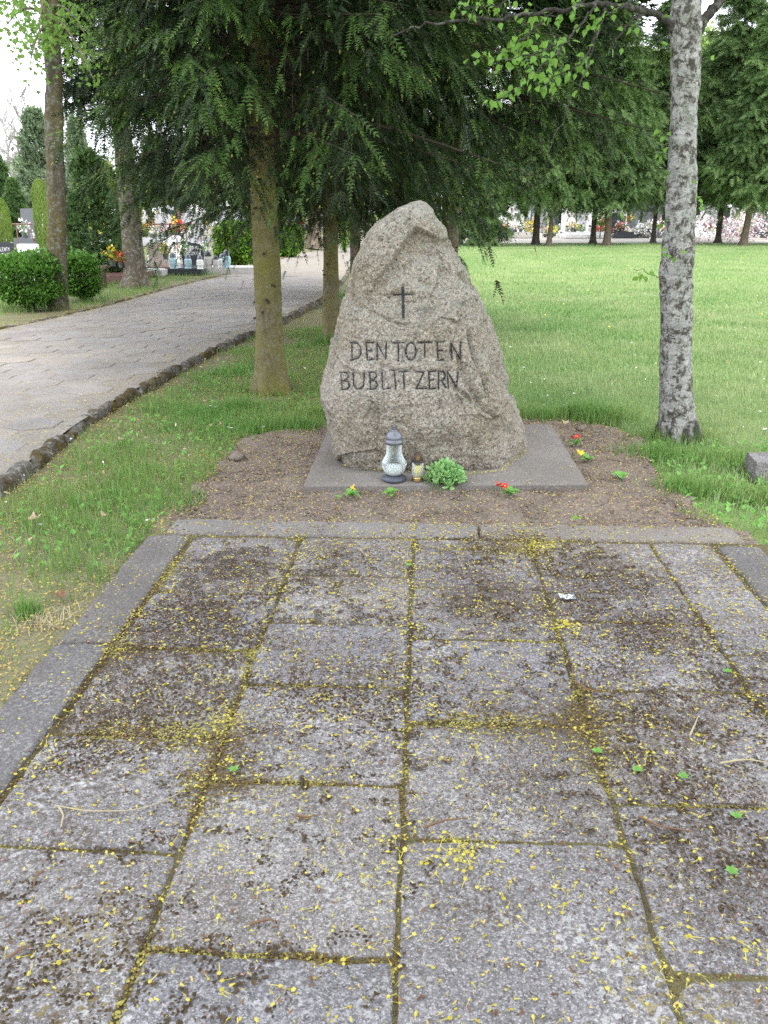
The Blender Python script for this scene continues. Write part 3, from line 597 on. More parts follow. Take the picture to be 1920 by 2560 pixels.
BUD = (np.array([[0, 0, 0], [.5, .22, .05], [1, 0, 0], [.5, -.22, .05], [.5, 0, .25]]), np.array([[0, 3, 4], [3, 2, 4], [2, 1, 4], [1, 0, 4]]), 2)
def spruce_crown(seed, Ht, z0, Rm, fine_to, ns=(17, 9), tmpl=(TW_F, TW_M), tl=(.12, .30), droop=.5, nb=6, dz=.34, buds=.25, skip=None, pw=.8, low=.75, azf=None):
    """boughs in whorls, side twigs hanging from them; returns the crown (slots: needles, bark, new shoots)"""
    r = np.random.default_rng(seed); mb = MB(); z = z0; K = {0: [[], [], []], 1: [[], [], []], 2: [[], [], []], 3: [[], [], []]}; bo, bd = [], []
    while z < Ht-.25:
        u = (z-z0)/(Ht-z0); fine = 0 if z < fine_to else 1; az0 = r.random()*6.28
        for b_ in range(nb if fine == 0 else max(4, min(7, nb-1))):
            az = az0+b_*6.283/nb+r.normal(0, .22); L = Rm*((1-u)**pw)*(.72+.4*r.random())*(low+(1-low)*min(1, u*6))+.12
            L *= azf(az) if azf else 1
            er = np.array([math.cos(az), math.sin(az), 0]); es = np.array([-er[1], er[0], 0]); zz = z+r.normal(0, .08)
            dk = droop*(1-.75*u)*(.7+.6*r.random()); t = np.linspace(0, 1, 9); C = er*(L*t)[:, None]*1.0; C[:, 2] = zz+L*(.12*t-dk*t**2+.42*dk*t**3)+0
            C += es*(L*.08*r.normal()*t**2)[:, None]
            if fine == 0:
                for q_ in range(4):
                    f_ = .1+.5*r.random(); b0_ = C[int(f_*8)]; w_ = r.normal(0, 1, 3)*np.array([.12, .12, .05]); tube([b0_, b0_+w_+np.array([0, 0, -.06]), b0_+w_*1.7+np.array([0, 0, -.2-.15*r.random()])], [.004, .003, .0015], 3, mb, 1, False)
            tube(C, np.linspace(.017 if fine == 0 else .025, .003, 9)*(.5+L/3), 5, mb, 1, False)
            for ti in np.linspace(.13, 1, ns[fine]):
                i0 = ti*8; ia = min(7, int(i0)); p = C[ia]+(C[ia+1]-C[ia])*(i0-ia); tg = nrm(C[ia+1]-C[ia]); dead = fine == 0 and tmpl[0] is TW_F and ti < .26+.2*r.random(); cl = .45+.85*r.random()
                if dead and r.random() < .35: continue
                for sd in (-1, 1):
                    if r.random() < .08: continue
                    l2 = (L*.36*(1-ti)**.65+.10)*(.6+.6*r.random())*(cl if fine == 0 else 1); hang = r.uniform(.3, 1.9)*(1.2-.7*u); d2 = nrm(tg*(.55+.25*ti)+es*sd*.75*(1-.55*max(0, ti-.6)))
                    st = tl[fine]*.72; n = max(2, int(l2/st)+1); s = np.linspace(0, 1, n); q = p+d2*(l2*s)[:, None]; q[:, 2] -= hang*l2*.62*s**1.6
                    dd = np.gradient(q, axis=0); dd = nrm(dd); kd = 2 if dead else (3 if fine == 0 and tmpl[0] is TW_F and r.random() < .12+.6*ti**3 else fine); K[kd][0].append(q); K[kd][1].append(dd); K[kd][2].append(np.full(n, tl[fine])*(.8+.5*r.random(n)))
                    sid = nrm(np.cross(dd, [0, 0, 1.])+1e-6)   # lateral twigs of this side twig
                    ph = r.random()*6.28; nn_ = np.cross(dd, sid)
                    for s2 in ((0,) if dead else (0, 1, 2) if fine == 0 else (0, 1)):
                        kk = r.random(n) < .78; pa_ = ph+s2*(2.09 if fine == 0 else 3.14)+r.normal(0, .5, (kk.sum(), 1)); l3 = nrm(dd[kk]*(.9 if fine == 0 else .7)+(sid[kk]*np.cos(pa_)+nn_[kk]*np.sin(pa_))*(.3+.5*r.random((kk.sum(), 1)) if fine == 0 else .7)+np.array([0, 0, -.12*hang]))
                        K[kd][0].append(q[kk]); K[kd][1].append(l3); K[kd][2].append(tl[fine]*(.65+(.85 if fine == 0 else .5)*r.random(kk.sum()))*(1-.3*s[kk]))
                        if fine == 0 and buds and not dead:
                            bk = r.random(kk.sum()) < buds*(.25+ti); bo.append((q[kk]+l3*tl[0]*.8)[bk]); bd.append(l3[bk])
            if ti > .9:
                K[fine][0].append(C[3:]); K[fine][1].append(nrm(np.gradient(C, axis=0)[3:])); K[fine][2].append(np.full(6, tl[fine]*1.2))
        z += dz*(1 if fine == 0 else 1.55)*(.85+.3*r.random())
    for k_ in (0, 1, 2, 3):
        if not K[k_][0]: continue
        O, X, L = np.concatenate(K[k_][0]), np.concatenate(K[k_][1]), np.concatenate(K[k_][2])
        if skip is not None: kp = skip(O); O, X, L = O[kp], X[kp], L[kp]
        up = nrm(np.array([0, 0, 1.])+r.normal(0, .35, X.shape)); tv, tf, tm = tmpl[k_] if k_ < 2 else (TW_D if k_ == 2 else TW_T); expand(mb, tv, tf, O, *frames(X, up), L, tm)
    if bo:
        O, X = np.concatenate(bo), np.concatenate(bd); expand(mb, BUD[0], BUD[1], O, *frames(X), .028*(.7+.6*r.random(len(O))), 2)
    return mb
def trunk_mb(rad, Ht, base=1.35, bend=0, seed=0, n=20, stubs=0, rough=.03, stub_to=3.):
    z = np.unique(np.concatenate([np.linspace(-.08, min(4, Ht), 60), np.linspace(min(4, Ht), Ht, 14)])); a = np.linspace(0, 2*np.pi, n, endpoint=False); V = []
    for zz in z:
        r = rad*(1-zz/Ht*.92)*(1+(base-1)*math.exp(-max(0, zz)/.18)); V.append(np.stack([r*np.cos(a)+bend*math.sin(zz*.9), r*np.sin(a), np.full(n, zz)], 1))
    V = np.array(V); A = V.reshape(-1, 3); c = A.copy(); c[:, 2] = 0; d = nrm(c)
    lob = np.tile(np.cos(a*5+seed), len(z))*np.exp(-np.maximum(0, A[:, 2])/.13)*.34*rad
    A = A+d*(rad*rough*8*.25*fbm(A*np.array([9, 9, 3.])+seed, 4, seed)+lob)[:, None]; k = len(z); i = np.arange(k*n).reshape(k, n); j = np.roll(i, -1, 1)
    mb = MB().add(A, np.stack([i[:-1].ravel(), j[:-1].ravel(), j[1:].ravel(), i[1:].ravel()], 1))
    r_ = np.random.default_rng(seed)
    for s_ in range(stubs):
        zz = .25+r_.random()*stub_to; az = r_.random()*6.28; rr = rad*(1-zz/Ht*.9); e = np.array([math.cos(az), math.sin(az), -.2]); l_ = .015+.03*r_.random()**2; b = np.array([rr*math.cos(az), rr*math.sin(az), zz])
        tube([b-e*.02, b+e*l_*.5, b+e*l_], [.014, .010, .005], 5, mb, 1)
    return mb

# near spruces -------------------------------------------------------------
NM = [MT['needle'], MT['bark_thin'], MT['shoot'], MT['needle_in'], MT['needle_tip']]
CR_A = spruce_crown(21, 13, 1.80, 2.35, 3.5, ns=(15, 9), nb=12, dz=.235, tl=(.145, .34), droop=.52, low=.95, azf=lambda a: .79-.27*math.cos(a-R(180))).mesh('crown', NM)
CR_C = spruce_crown(23, 15, 3.7, 3.1, 6.4, ns=(12, 5), tl=(.2, .42), tmpl=(TW_M, TW_C), droop=.6, dz=.40, nb=7, buds=.05, low=.9, azf=lambda a: .74+.36*math.cos(a)).mesh('crown', NM)
def spruce(px, py, rad, Ht, crown, rz, s, label, bark, seed, z0=0., group=None, stubs=26, depth=None, zo=0):
    g_ = G(px, py, z0) if depth is None else np.array([D(px, py, depth)[0], depth, z0])
    t = thing('spruce_tree', g_, label, 'tree', group)
    trunk_mb(rad, Ht, 1.55, 0, seed, 26, stubs, .05).build('trunk', [bark, MT['bark_dark']], t, smooth=True)
    c = link('crown', crown, t, (0, 0, zo)); c.rotation_euler = (0, 0, rz); c.scale = s if not np.isscalar(s) else (s, s, s); c['kind'] = 'stuff'
    return t
spruce(588, 848, .116, 13, CR_A, .79, (.93, 1, 1), 'spruce with straight yellow-green algae-stained trunk left of the boulder', MT['bark_green'], 3, stubs=60, zo=.22)
spruce(718, 738, .096, 12.5, CR_A, 1.7, (1, 1, .95), 'slim dark spruce with greenish trunk standing just behind the boulder\'s left edge', MT['bark_green'], 4, stubs=40)
spruce(967, 725, .118, 13, CR_A, -.5, (1.02, 1.02, .95), 'spruce directly behind the boulder, its lower trunk hidden by the stone', MT['bark_spruce'], 5, zo=.78)
spruce(768, 640, .10, 12, CR_A, 4.4, (1.2, 1.2, .97), 'thin grey-brown spruce beside the path, seen between boulder and slim dark spruce', MT['bark_spruce'], 6)
spruce(295, 622, .21, 15, CR_C, 0, (1, 1, 1), 'thick lichen-spotted spruce trunk at the far edge of the path', MT['bark_lichen'], 8, z0=.05)
spruce(680, 534, .28, 15, CR_C, 1.9, (1, 1, .85), 'thick distant spruce beside the far end of the path', MT['bark_spruce'], 9, depth=36., z0=.05+zg(-4, 36))
# far row at the end of the lawn ------------------------------------------
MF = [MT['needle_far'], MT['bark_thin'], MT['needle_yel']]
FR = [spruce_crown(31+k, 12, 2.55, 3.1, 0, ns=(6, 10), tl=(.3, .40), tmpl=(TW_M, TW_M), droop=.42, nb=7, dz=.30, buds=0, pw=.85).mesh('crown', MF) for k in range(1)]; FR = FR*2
FR2 = spruce_crown(35, 8, .7, 1.35, 0, ns=(6, 9), tl=(.3, .36), tmpl=(TW_M, TW_M), droop=.8, nb=6, dz=.34, buds=0).mesh('crown', MF)
rowx = [(1022, 529, 2), (1050, 531, 2), (1157, 529, 0), (1185, 531, 1), (1280, 527, 0), (1310, 530, 1), (1410, 525, 0), (1550, 525, 1), (1605, 530, 0), (1690, 528, 1), (1760, 528, 0), (1500, 512, 1), (1240, 512, 0)]
rowlab = ['drooping spruce with boughs almost to the grass, just right of the boulder', 'second drooping spruce right of the boulder, brown trunk', 'far spruce with near-black trunk, third from the boulder in the row', 'far spruce with pale grey leaning trunk beside the near-black one', 'far spruce with thin dark trunk left of the paired grey trunk', 'far spruce with grey-brown trunk close beside the thin dark one', 'far spruce with stout dark flared trunk left of the birch', 'far spruce with dark trunk right of the birch', 'far spruce with grey leaning trunk, rightmost trunk in view', 'far spruce at the right end of the row, trunk outside the picture', 'outermost far spruce beyond the right picture edge', 'spruce of the second row hidden behind the birch', 'spruce of the second row behind the thin dark trunk']
for k, ((x, y, ty), lb) in enumerate(zip(rowx, rowlab)):
    g_ = G(x, y); dark = k in (0, 2, 4, 6, 7)
    t = thing('spruce_tree', g_, lb, 'tree', 'row of spruces along the far edge of the lawn')
    trunk_mb(.12+.025*(k % 3), 11, 1.6, .0, 40+k, 12, 8).build('trunk', [MT['bark_dark'] if dark else MT['bark_spruce'], MT['bark_dark']], t, smooth=True)
    c = link('crown', FR2 if ty == 2 else FR[ty], t); c.rotation_euler = (0, 0, k*1.3+.4*(k % 3)); s_ = .88+.2*((k*7) % 5)/4; c.scale = (s_, s_, (s_*1.0 if ty != 2 else .8)); c['kind'] = 'stuff'
    if k in (3, 8): t.rotation_euler = (0, R(3.5), 0)

# background conifers and thujas on the left -------------------------------
def leaf_cloud(n, cen, rad, size, seed, lump=.18, fill=.35, tilt=1., zmin=None):
    r = np.random.default_rng(seed); d = nrm(r.normal(size=(n, 3))); q = d*(fill+(1-fill)*r.random((n, 1))**.35)*(1+lump*fbm(d*2.6+seed, 3, seed)[:, None]*2)
    O = np.asarray(cen)+q*np.asarray(rad)
    X = nrm(d*.5+r.normal(0, tilt*.7, (n, 3))); return O, X, size*(.7+.6*r.random(n))
LEAF = (np.array([[0, 0, 0], [.45, .32, .08], [1, 0, -.05], [.45, -.32, .08]]), np.array([[0, 3, 2], [0, 2, 1]]))
def cone_crown(Ht, Rm, n, size, seed, mats, z0=.1, pw=.8):
    r = np.random.default_rng(seed); u = r.random(n)**1.4; az = r.random(n)*6.283; tier = .8+.25*np.sin(u*Ht*5+az*2); rr = Rm*(1-u)**pw*tier*(.45+.6*r.random(n)**.5)+.04
    O = np.stack([rr*np.cos(az), rr*np.sin(az), z0+u*(Ht-z0)-rr*.22], 1); X = np.stack([np.cos(az), np.sin(az), -.15+.5*r.normal(size=n)], 1)
    tv, tf, tm = TW_C; mb = MB(); up = nrm(np.array([0, 0, 1.])+r.normal(0, .5, X.shape)); expand(mb, tv, tf, O, *frames(X, up), size*(.7+.6*r.random(n)), tm)
    return mb.mesh('crown', mats)
def simple_tree(name, x, ytop, Y, mesh_h, mesh, label, cat='tree', group='trees in the cemetery behind the graves', trunk=.08, bark='bark_dark', sx=1.):
    p = D(x, ytop, Y); z0 = zg(p[0], Y)+(.05 if Y < 38 else 0) if p[0] < -1 else zg(p[0], Y)
    s_ = (p[2]-z0)/mesh_h; t = thing(name, (p[0], Y, z0), label, cat, group)
    trunk_mb(trunk, mesh_h*s_*.95, 1.2, 0, int(x+999), 8).build('trunk', [MT[bark], MT['bark_dark']], t, smooth=True)
    c = link('crown', mesh, t); c.scale = (s_*sx, s_*sx, s_); c.rotation_euler = (0, 0, x*.37); c['kind'] = 'stuff'; return t
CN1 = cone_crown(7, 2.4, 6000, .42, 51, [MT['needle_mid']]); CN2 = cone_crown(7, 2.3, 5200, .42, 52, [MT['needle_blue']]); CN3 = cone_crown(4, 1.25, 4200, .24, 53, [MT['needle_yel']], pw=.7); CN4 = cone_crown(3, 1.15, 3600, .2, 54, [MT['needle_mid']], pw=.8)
simple_tree('spruce_tree', 188, 325, 20.5, 3, CN4, 'small dark green spruce between the mossy trunk and the lichen-spotted trunk', sx=1.0)
simple_tree('spruce_tree', 70, 235, 46, 7, CN2, 'tall bluish spruce behind the columnar thuja')
simple_tree('spruce_tree', 25, 385, 38, 7, CN1, 'dark green spruce low behind the bluish spruce')
simple_tree('spruce_tree', -12, 330, 52, 7, CN1, 'dark spruce at the left picture edge behind graves')
simple_tree('spruce_tree', 160, 255, 62, 7, CN2, 'bluish spruce far behind, right of the mossy trunk', sx=.8)
simple_tree('conifer_tree', 226, 352, 40, 4, CN3, 'yellowish conifer left of the lichen-spotted trunk')
simple_tree('conifer_tree', 268, 378, 40, 4, CN3, 'second yellowish conifer partly behind the lichen-spotted trunk')
for k, (x, yt, Y) in enumerate([(330, 290, 66), (372, 330, 72), (420, 270, 78), (470, 320, 70), (520, 280, 84), (575, 330, 74), (640, 300, 90), (700, 330, 86)]):
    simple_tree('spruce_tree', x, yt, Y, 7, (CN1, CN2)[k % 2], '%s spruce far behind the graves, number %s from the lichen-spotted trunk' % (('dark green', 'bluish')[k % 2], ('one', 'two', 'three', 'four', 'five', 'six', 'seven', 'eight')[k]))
r = np.random.default_rng(5); n = 5200; u = r.random(n); az = r.random(n)*6.283
pr = np.interp(u, [0, .15, .5, .85, .96, 1], [.55, .85, 1, .88, .5, .1]); O = np.stack([pr*np.cos(az), pr*np.sin(az), u*3], 1); O[:, :2] *= (.9+.12*r.random((n, 1)))*(1+.07*fbm(np.stack([np.cos(az)*2, np.sin(az)*2, u*6], 1), 2)[:, None])
X = np.stack([np.cos(az)*.5, np.sin(az)*.5, np.full(n, .9)], 1)+r.normal(0, .3, (n, 3)); mb = MB(); expand(mb, *LEAF, O, *frames(X), .16*(.7+.6*r.random(n)))
box((0, 0, 0), (.01, .01, .01)); THU = mb.mesh('crown', [MT['thuja']])
def thuja(x, yt, yb, Y, wpx, label):
    p, b = D(x, yt, Y), D(x, yb, Y); z0 = zg(p[0], Y)+.05; t = thing('thuja', (p[0], Y, z0), label, 'shrub', 'columnar thujas among the graves')
    tube([(0, 0, -.05), (0, 0, 1.)], .05, 6).build('trunk', MT['bark_dark'], t); c = link('crown', THU, t); sw = wpx/2*S*Y/F; c.scale = (sw, sw, (p[2]-z0)/3); c['kind'] = 'stuff'
thuja(84, 393, 545, 27, 38, 'clipped green columnar thuja left of the mossy trunk'); thuja(-8, 430, 560, 24, 44, 'yellow-green columnar thuja cut by the left picture edge')

# leafless trees far left, light green trees far right ----------------------
def bare_tree(seed, Ht, rad):
    r = np.random.default_rng(seed); mb = MB(); tube([(0, 0, -.1), (.1, 0, Ht*.35), (0, .1, Ht*.7), (.05, 0, Ht)], [rad, rad*.75, rad*.4, .01], 7, mb)
    def br(p, d, L, rr, lv):
        q = p+d*L*.5+r.normal(0, .06*L, 3); e = p+d*L+np.array([0, 0, .12*L]); tube([p, q, e], [rr, rr*.7, rr*.35], 4, mb, 0, False)
        if lv:
            for k in range(4+lv): f = .3+.7*r.random(); br(p+(e-p)*f, nrm(d+r.normal(0, .45, 3)+np.array([0, 0, .2])), L*.5, rr*.5, lv-1)
    for k in range(22): z = Ht*(.25+.72*k/22); a = k*2.4; br(np.array([0, 0, z]), nrm(np.array([math.cos(a), math.sin(a), .9])), (Ht-z)*.35+.6, rad*.4, 2)
    return mb.mesh('branches', [MT['bark_far']])
MT['bark_far'] = flat('pale_far_bark', (.30, .28, .26), .9, vary=.2)
BT = bare_tree(61, 11, .16)
for k, (x, yt, Y, lb) in enumerate([(40, 190, 64, 'bare grey deciduous tree far left against the sky'), (8, 240, 74, 'bare tree at the left picture edge, smaller'), (118, 230, 80, 'bare tree behind the mossy trunk'), (300, 250, 90, 'bare tree far behind, right of the lichen-spotted trunk'), (345, 290, 82, 'bare tree seen through the hanging spruce twigs')]):
    p = D(x, yt, Y); z0 = zg(p[0], Y); t = thing('bare_tree', (p[0], Y, z0), lb, 'tree', 'leafless trees behind the cemetery', k*1.7); c = link('branches', BT, t); s_ = (p[2]-z0)/11; c.scale = (s_, s_, s_)
for k, (x, yt, Y) in enumerate([(1180, 110, 96), (1225, 150, 98), (1290, 120, 94), (1335, 150, 99), (1400, 130, 97), (1460, 140, 95), (1530, 110, 97), (1590, 90, 99), (1650, 70, 96)]):
    simple_tree('spruce_tree', x, yt, Y, 7, (CN1, CN2)[k % 2], '%s spruce in the far background behind the right graves, %s from the left' % (('green', 'bluish green')[k % 2], ('first', 'second', 'third', 'fourth', 'fifth', 'sixth', 'seventh', 'eighth', 'ninth')[k]), sx=1.1)
def dec_tree(seed, Ht, Rm, n):
    r = np.random.default_rng(seed); mb = MB()
    for k in range(14):
        c = np.array([r.normal(0, Rm*.42), r.normal(0, Rm*.42), Ht*(.35+.55*r.random())]); O, X, L = leaf_cloud(n//14, c, np.array([1, 1, .8])*Rm*(.35+.25*r.random()), .34, seed+k, .3, .1); expand(mb, *LEAF, O, *frames(X), L)
    return mb.mesh('crown', [MT['decid']])
DT = dec_tree(71, 12, 3.6, 9000)
for k, (x, yt, Y, lb) in enumerate([(1375, 70, 84, 'light green spring tree behind the far spruces left of the birch'), (1545, 25, 88, 'light green spring tree behind the far spruces right of the birch'), (1250, 130, 92, 'light green spring tree low behind the far spruce row'), (1640, 60, 96, 'light green tree near the right picture edge, far back'), (1430, 95, 90, 'light green spring tree directly behind the birch trunk'), (1500, 80, 98, 'light green spring tree just right of the birch trunk, far back')]):
    simple_tree('leafy_tree', x, yt, Y, 12, DT, lb, trunk=.2)
mb = MB(); r = np.random.default_rng(77)
for k in range(130):
    x = -90+190*k/130+r.normal(0, 1); hgt_ = 5.5+3*r.random() if x < 0 else 7+4*r.random(); O, X, L = leaf_cloud(330, (x, 128+r.normal(0, 5), hgt_*.5), (2.6, 2.6, hgt_*.55), .75, 300+k, .3, .2); O[:, 2] += 1.2; expand(mb, *LEAF, O, *frames(X), L)
tag(mb.build('distant_woods', [MT['woods']]), 'hazy belt of distant trees closing the view behind the cemetery', 'woods', kind='stuff')

# mossy maple on the left ----------------------------------------------------
mg = G(128, 668, .05); mt_ = thing('maple_tree', mg, 'tall leaning maple with dark lichen bark and yellow moss behind the clipped bush', 'tree')
MYd = mg[1]; cl = [(128, 690), (127, 668), (126, 640), (124, 560), (122, 500), (121, 430), (118, 330), (116, 230), (113, 150), (109, 60), (103, -40), (100, -140), (98, -300)]; wd = [54, 47, 43, 42, 44, 43, 41, 39, 35, 35, 32, 28, 22]
C = np.array([D(x, y, MYd) for x, y in cl])-mg; rr = np.array([w_*S/2*MYd/F*.84 for w_ in wd]); t = np.linspace(0, len(cl)-1, 90); Cf = np.stack([np.interp(t, np.arange(len(cl)), C[:, k]) for k in range(3)], 1); rf = np.interp(t, np.arange(len(cl)), rr)
m1 = tube(Cf, rf, 26); Vv = m1.v[0]; ax = np.repeat(Cf, 26, 0); d = nrm(Vv-ax); m1.v[0] = Vv+d*(.045*fbm(Vv*np.array([7, 7, 2.2]), 4, 91)+.02*fbm(Vv*22, 3, 92)-.03*np.exp(-((d[:, 0]-.45)/.10)**2)*(d[:, 1] < 0))[:, None]
def add_bump(mb, c, r_, seed, m=0):
    a = np.linspace(0, np.pi, 9); p = [(max(.002, r_*math.sin(t_)), -r_*math.cos(t_)) for t_ in a]; k = lathe(p, 12); v = k.v[0]; k.v[0] = (v*(1+.25*fbm(v*20, 3, seed)[:, None]))*np.array([1, 1, 1.7])+np.asarray(c); return mb.merge(k)
m1.build('trunk', MT['bark_maple'], mt_, smooth=True)
b2 = MB(); add_bump(b2, D(111, 512, MYd-.0)-mg, .06, 3); add_bump(b2, D(112, 540, MYd-.02)-mg, .055, 5); add_bump(b2, D(113, 575, MYd-.0)-mg, .06, 4)
def m_mosscol():
    k = Mt('trunk_moss', .95, .1); k.col(k.mix(k.noise(14, 6), (.15, .135, .02), (.08, .075, .025))); return k.bump(k.noise(60, 5), 1., .02).m
b2.build('moss_patch', m_mosscol(), mt_, smooth=True)
mb = MB(); r = np.random.default_rng(93); br_ = MB()
a = np.arange(11)/10*2*np.pi; ml = []
for k, rad_ in enumerate([.25, .5, .42, .95, .55, 1.05, .55, .95, .42, .5, .25]): th = -np.pi+2*np.pi*(k+.0)/10; ml.append((.45+rad_*.55*math.cos(th*.86), rad_*.55*math.sin(th*.86), .1*abs(math.sin(th))))
ML = (np.array([[.3, 0, 0]]+ml), np.array([[0, k+1, k+2] for k in range(10)]))
for (x0, y0), (x1, y1), dy, nlf in [((108, 40), (10, 20), -.6, 170), ((108, 60), (60, 110), -.9, 140), ((106, 20), (180, 40), -.5, 150), ((110, 90), (215, 120), .1, 120), ((104, -20), (20, -10), .4, 170), ((104, -40), (160, -20), .5, 150), ((104, -10), (80, 60), -1.3, 120), ((104, -60), (-20, -60), .2, 150), ((106, 30), (200, 140), -1.2, 60)]:
    p, q = D(x0, y0, MYd)-mg, D(x1, y1, MYd+dy)-mg; tt = np.linspace(0, 1, 6); Cc = p+(q-p)*tt[:, None]; Cc[:, 2] += .12*np.sin(tt*3)-.2*tt**2; tube(Cc, np.linspace(.03, .006, 6), 5, br_)
    t_ = .25+.8*r.random(nlf); O = p+(q-p)*t_[:, None]+r.normal(0, .16, (nlf, 3)); O[:, 2] -= .15*r.random(nlf); X = nrm(r.normal(0, .7, (nlf, 3))+np.array([0, 0, -.7])); expand(mb, *ML, O, *frames(X, nrm(r.normal(size=(nlf, 3)))), .095*(.6+.6*r.random(nlf)))
br_.build('branch', MT['bark_maple'], mt_, smooth=True)
tag(mb.build('foliage', MT['maple'], mt_), kind='stuff')

# birch ----------------------------------------------------------------------
bg_ = G(1462, 946); birch = thing('birch_tree', bg_, 'birch with rough black and white lichened bark standing on the lawn right of the boulder', 'tree'); BY = bg_[1]
cl = [(1462, 975, 100), (1462, 946, 90), (1462, 930, 80), (1461, 900, 75), (1461, 860, 72), (1460, 800, 69), (1462, 720, 66), (1463, 640, 66), (1463, 590, 71), (1466, 560, 67), (1468, 480, 64), (1471, 400, 61), (1475, 300, 60), (1478, 200, 59), (1481, 120, 62), (1483, 60, 66), (1484, 30, 64), (1485, 0, 62), (1487, -60, 60), (1489, -200, 54), (1495, -500, 46), (1500, -900, 30)]
C = np.array([D(x, y, BY) for x, y, _ in cl])-bg_; rr = []
for (x, y, w_) in cl:
    a, b = D(x-w_/2, y, BY), D(x+w_/2, y, BY); rr.append(np.linalg.norm(b-a)/2)
t = np.concatenate([np.linspace(0, 18, 260), np.linspace(18, 21, 20)[1:]]); Cf = np.stack([np.interp(t, np.arange(len(cl)), C[:, k]) for k in range(3)], 1); rf = np.interp(t, np.arange(len(cl)), rr); nB = 64
m1 = tube(Cf, rf, nB); Vv = m1.v[0]; d = nrm(Vv-np.repeat(Cf, nB, 0)); hz = Vv[:, 2]
m1.v[0] = Vv+d*(.022*fbm(Vv*np.array([9, 9, 5.]), 4, 95)+.008*fbm(Vv*40, 3, 96)+.05*np.exp(-np.maximum(hz, 0)/.10)*np.maximum(0, fbm(np.stack([d[:, 0]*2.2, d[:, 1]*2.2, hz*2], 1), 2, 97)))[:, None]
zk = (D(1470, 265, BY)-bg_)[2]; m1.v[0] -= d*(.016*np.exp(-((hz-zk)/.05)**2-((d[:, 0]+.1)/.4)**2)*(d[:, 1] < 0))[:, None]
m1.build('trunk', MT['birch'], birch, smooth=True)
LEAFB = (np.array([[0, 0, 0], [.12, .20, .03], [.34, .36, .05], [.62, .22, .02], [1, 0, -.08], [.62, -.22, .02], [.34, -.36, .05], [.12, -.20, .03], [.4, 0, -.03]]), np.array([[8, k, (k+1) % 8] for k in range(8)]))
pet = tube([(-.35, 0, 0), (0, 0, 0)], [.012, .012], 3)
lm = MB().add(LEAFB[0], LEAFB[1]).merge(pet).mesh('leaf', [MT['birchleaf']], True)
def leaf_at(p, X, up, L, parent, mesh=lm):
    o = link('leaf', mesh, parent, p); x, y, z = frames(np.array([X]), np.array([up])); M = Matrix(np.stack([x[0], y[0], z[0]], 1).tolist()).to_4x4(); o.rotation_euler = M.to_euler(); o.scale = (L, L, L); return o
nleaf = 0
def limb(pl, r0, r1, leaves=0, lf=(.3, 1.), sz=.043, seed=0):
    global nleaf
    r = np.random.default_rng(seed); P = np.array([D(x, y, Y) for x, y, Y in pl])-bg_; t = np.linspace(0, len(pl)-1, 6*len(pl)); Cc = np.stack([np.interp(t, np.arange(len(pl)), P[:, k]) for k in range(3)], 1)
    for _ in range(3): Cc[1:-1] = (Cc[:-2]+2*Cc[1:-1]+Cc[2:])/4
    Cc += .006*r.normal(size=Cc.shape); b = tube(Cc, np.linspace(r0, r1, len(Cc)), 7).build('branch', MT['bark_limb'], birch, smooth=True)
    for k in range(leaves):
        f = lf[0]+(lf[1]-lf[0])*(k+r.random())/leaves; i_ = f*(len(Cc)-1); a = min(len(Cc)-2, int(i_)); p = Cc[a]+(Cc[a+1]-Cc[a])*(i_-a); tg = nrm(Cc[a+1]-Cc[a])
        X = nrm(tg*.4+r.normal(0, .55, 3)+np.array([0, -.1, -.55])); L = sz*(.65+.6*r.random()); leaf_at(p+X*L*.4+r.normal(0, .02, 3), X, nrm(r.normal(0, .6, 3)+np.array([0, -.7, .5])), L, b); nleaf += 1
MT['bark_limb'] = m_bark('limb_bark', (.03, .026, .024), (.07, .062, .056), la=.2)
limb([(1470, 90, BY), (1445, 48, BY-.03), (1400, 24, BY-.15), (1340, 12, BY-.3), (1290, 6, BY-.4), (1200, 22, BY-.45), (1090, 38, BY-.5), (1000, 42, BY-.5), (900, 55, BY-.5), (850, 78, BY-.5)], .022, .004, 12, (.3, .8), seed=1)
limb([(1500, 90, BY), (1518, 46, BY), (1545, 15, BY+.05), (1592, -25, BY+.1), (1650, -90, BY+.2)], .034, .022, 3, (.1, .4), seed=2)
limb([(1395, 22, BY-.15), (1370, 40, BY-.2), (1345, 70, BY-.25), (1325, 100, BY-.3)], .010, .004, 5, seed=3)
limb([(1290, 6, BY-.4), (1240, 70, BY-.5), (1180, 108, BY-.55), (1110, 128, BY-.6), (1020, 122, BY-.6)], .008, .002, 44, seed=4)
limb([(1240, 70, BY-.5), (1205, 110, BY-.6), (1165, 150, BY-.65), (1120, 192, BY-.7), (1062, 218, BY-.7)], .006, .002, 40, seed=5)
limb([(1310, 10, BY-.35), (1285, 90, BY-.45), (1255, 140, BY-.5), (1200, 165, BY-.5), (1165, 190, BY-.5)], .007, .002, 34, seed=6)
limb([(1200, 20, BY-.45), (1155, 60, BY-.5), (1120, 95, BY-.5), (1085, 112, BY-.5)], .006, .002, 30, seed=7)
limb([(1290, 60, BY-.45), (1268, 150, BY-.5), (1232, 220, BY-.5), (1195, 300, BY-.5), (1180, 350, BY-.5)], .005, .0015, 7, (.1, .5), seed=8)
limb([(1180, -40, BY-.4), (1090, 8, BY-.5), (1030, 18, BY-.5), (985, 10, BY-.5)], .006, .002, 30, (.2, 1), seed=9)
limb([(1400, -30, BY-.3), (1330, 25, BY-.4), (1280, 40, BY-.4), (1225, 25, BY-.4)], .006, .002, 26, seed=10)
limb([(1300, -40, BY-.35), (1250, 12, BY-.4), (1190, 40, BY-.45), (1140, 20, BY-.5)], .006, .002, 26, seed=11)
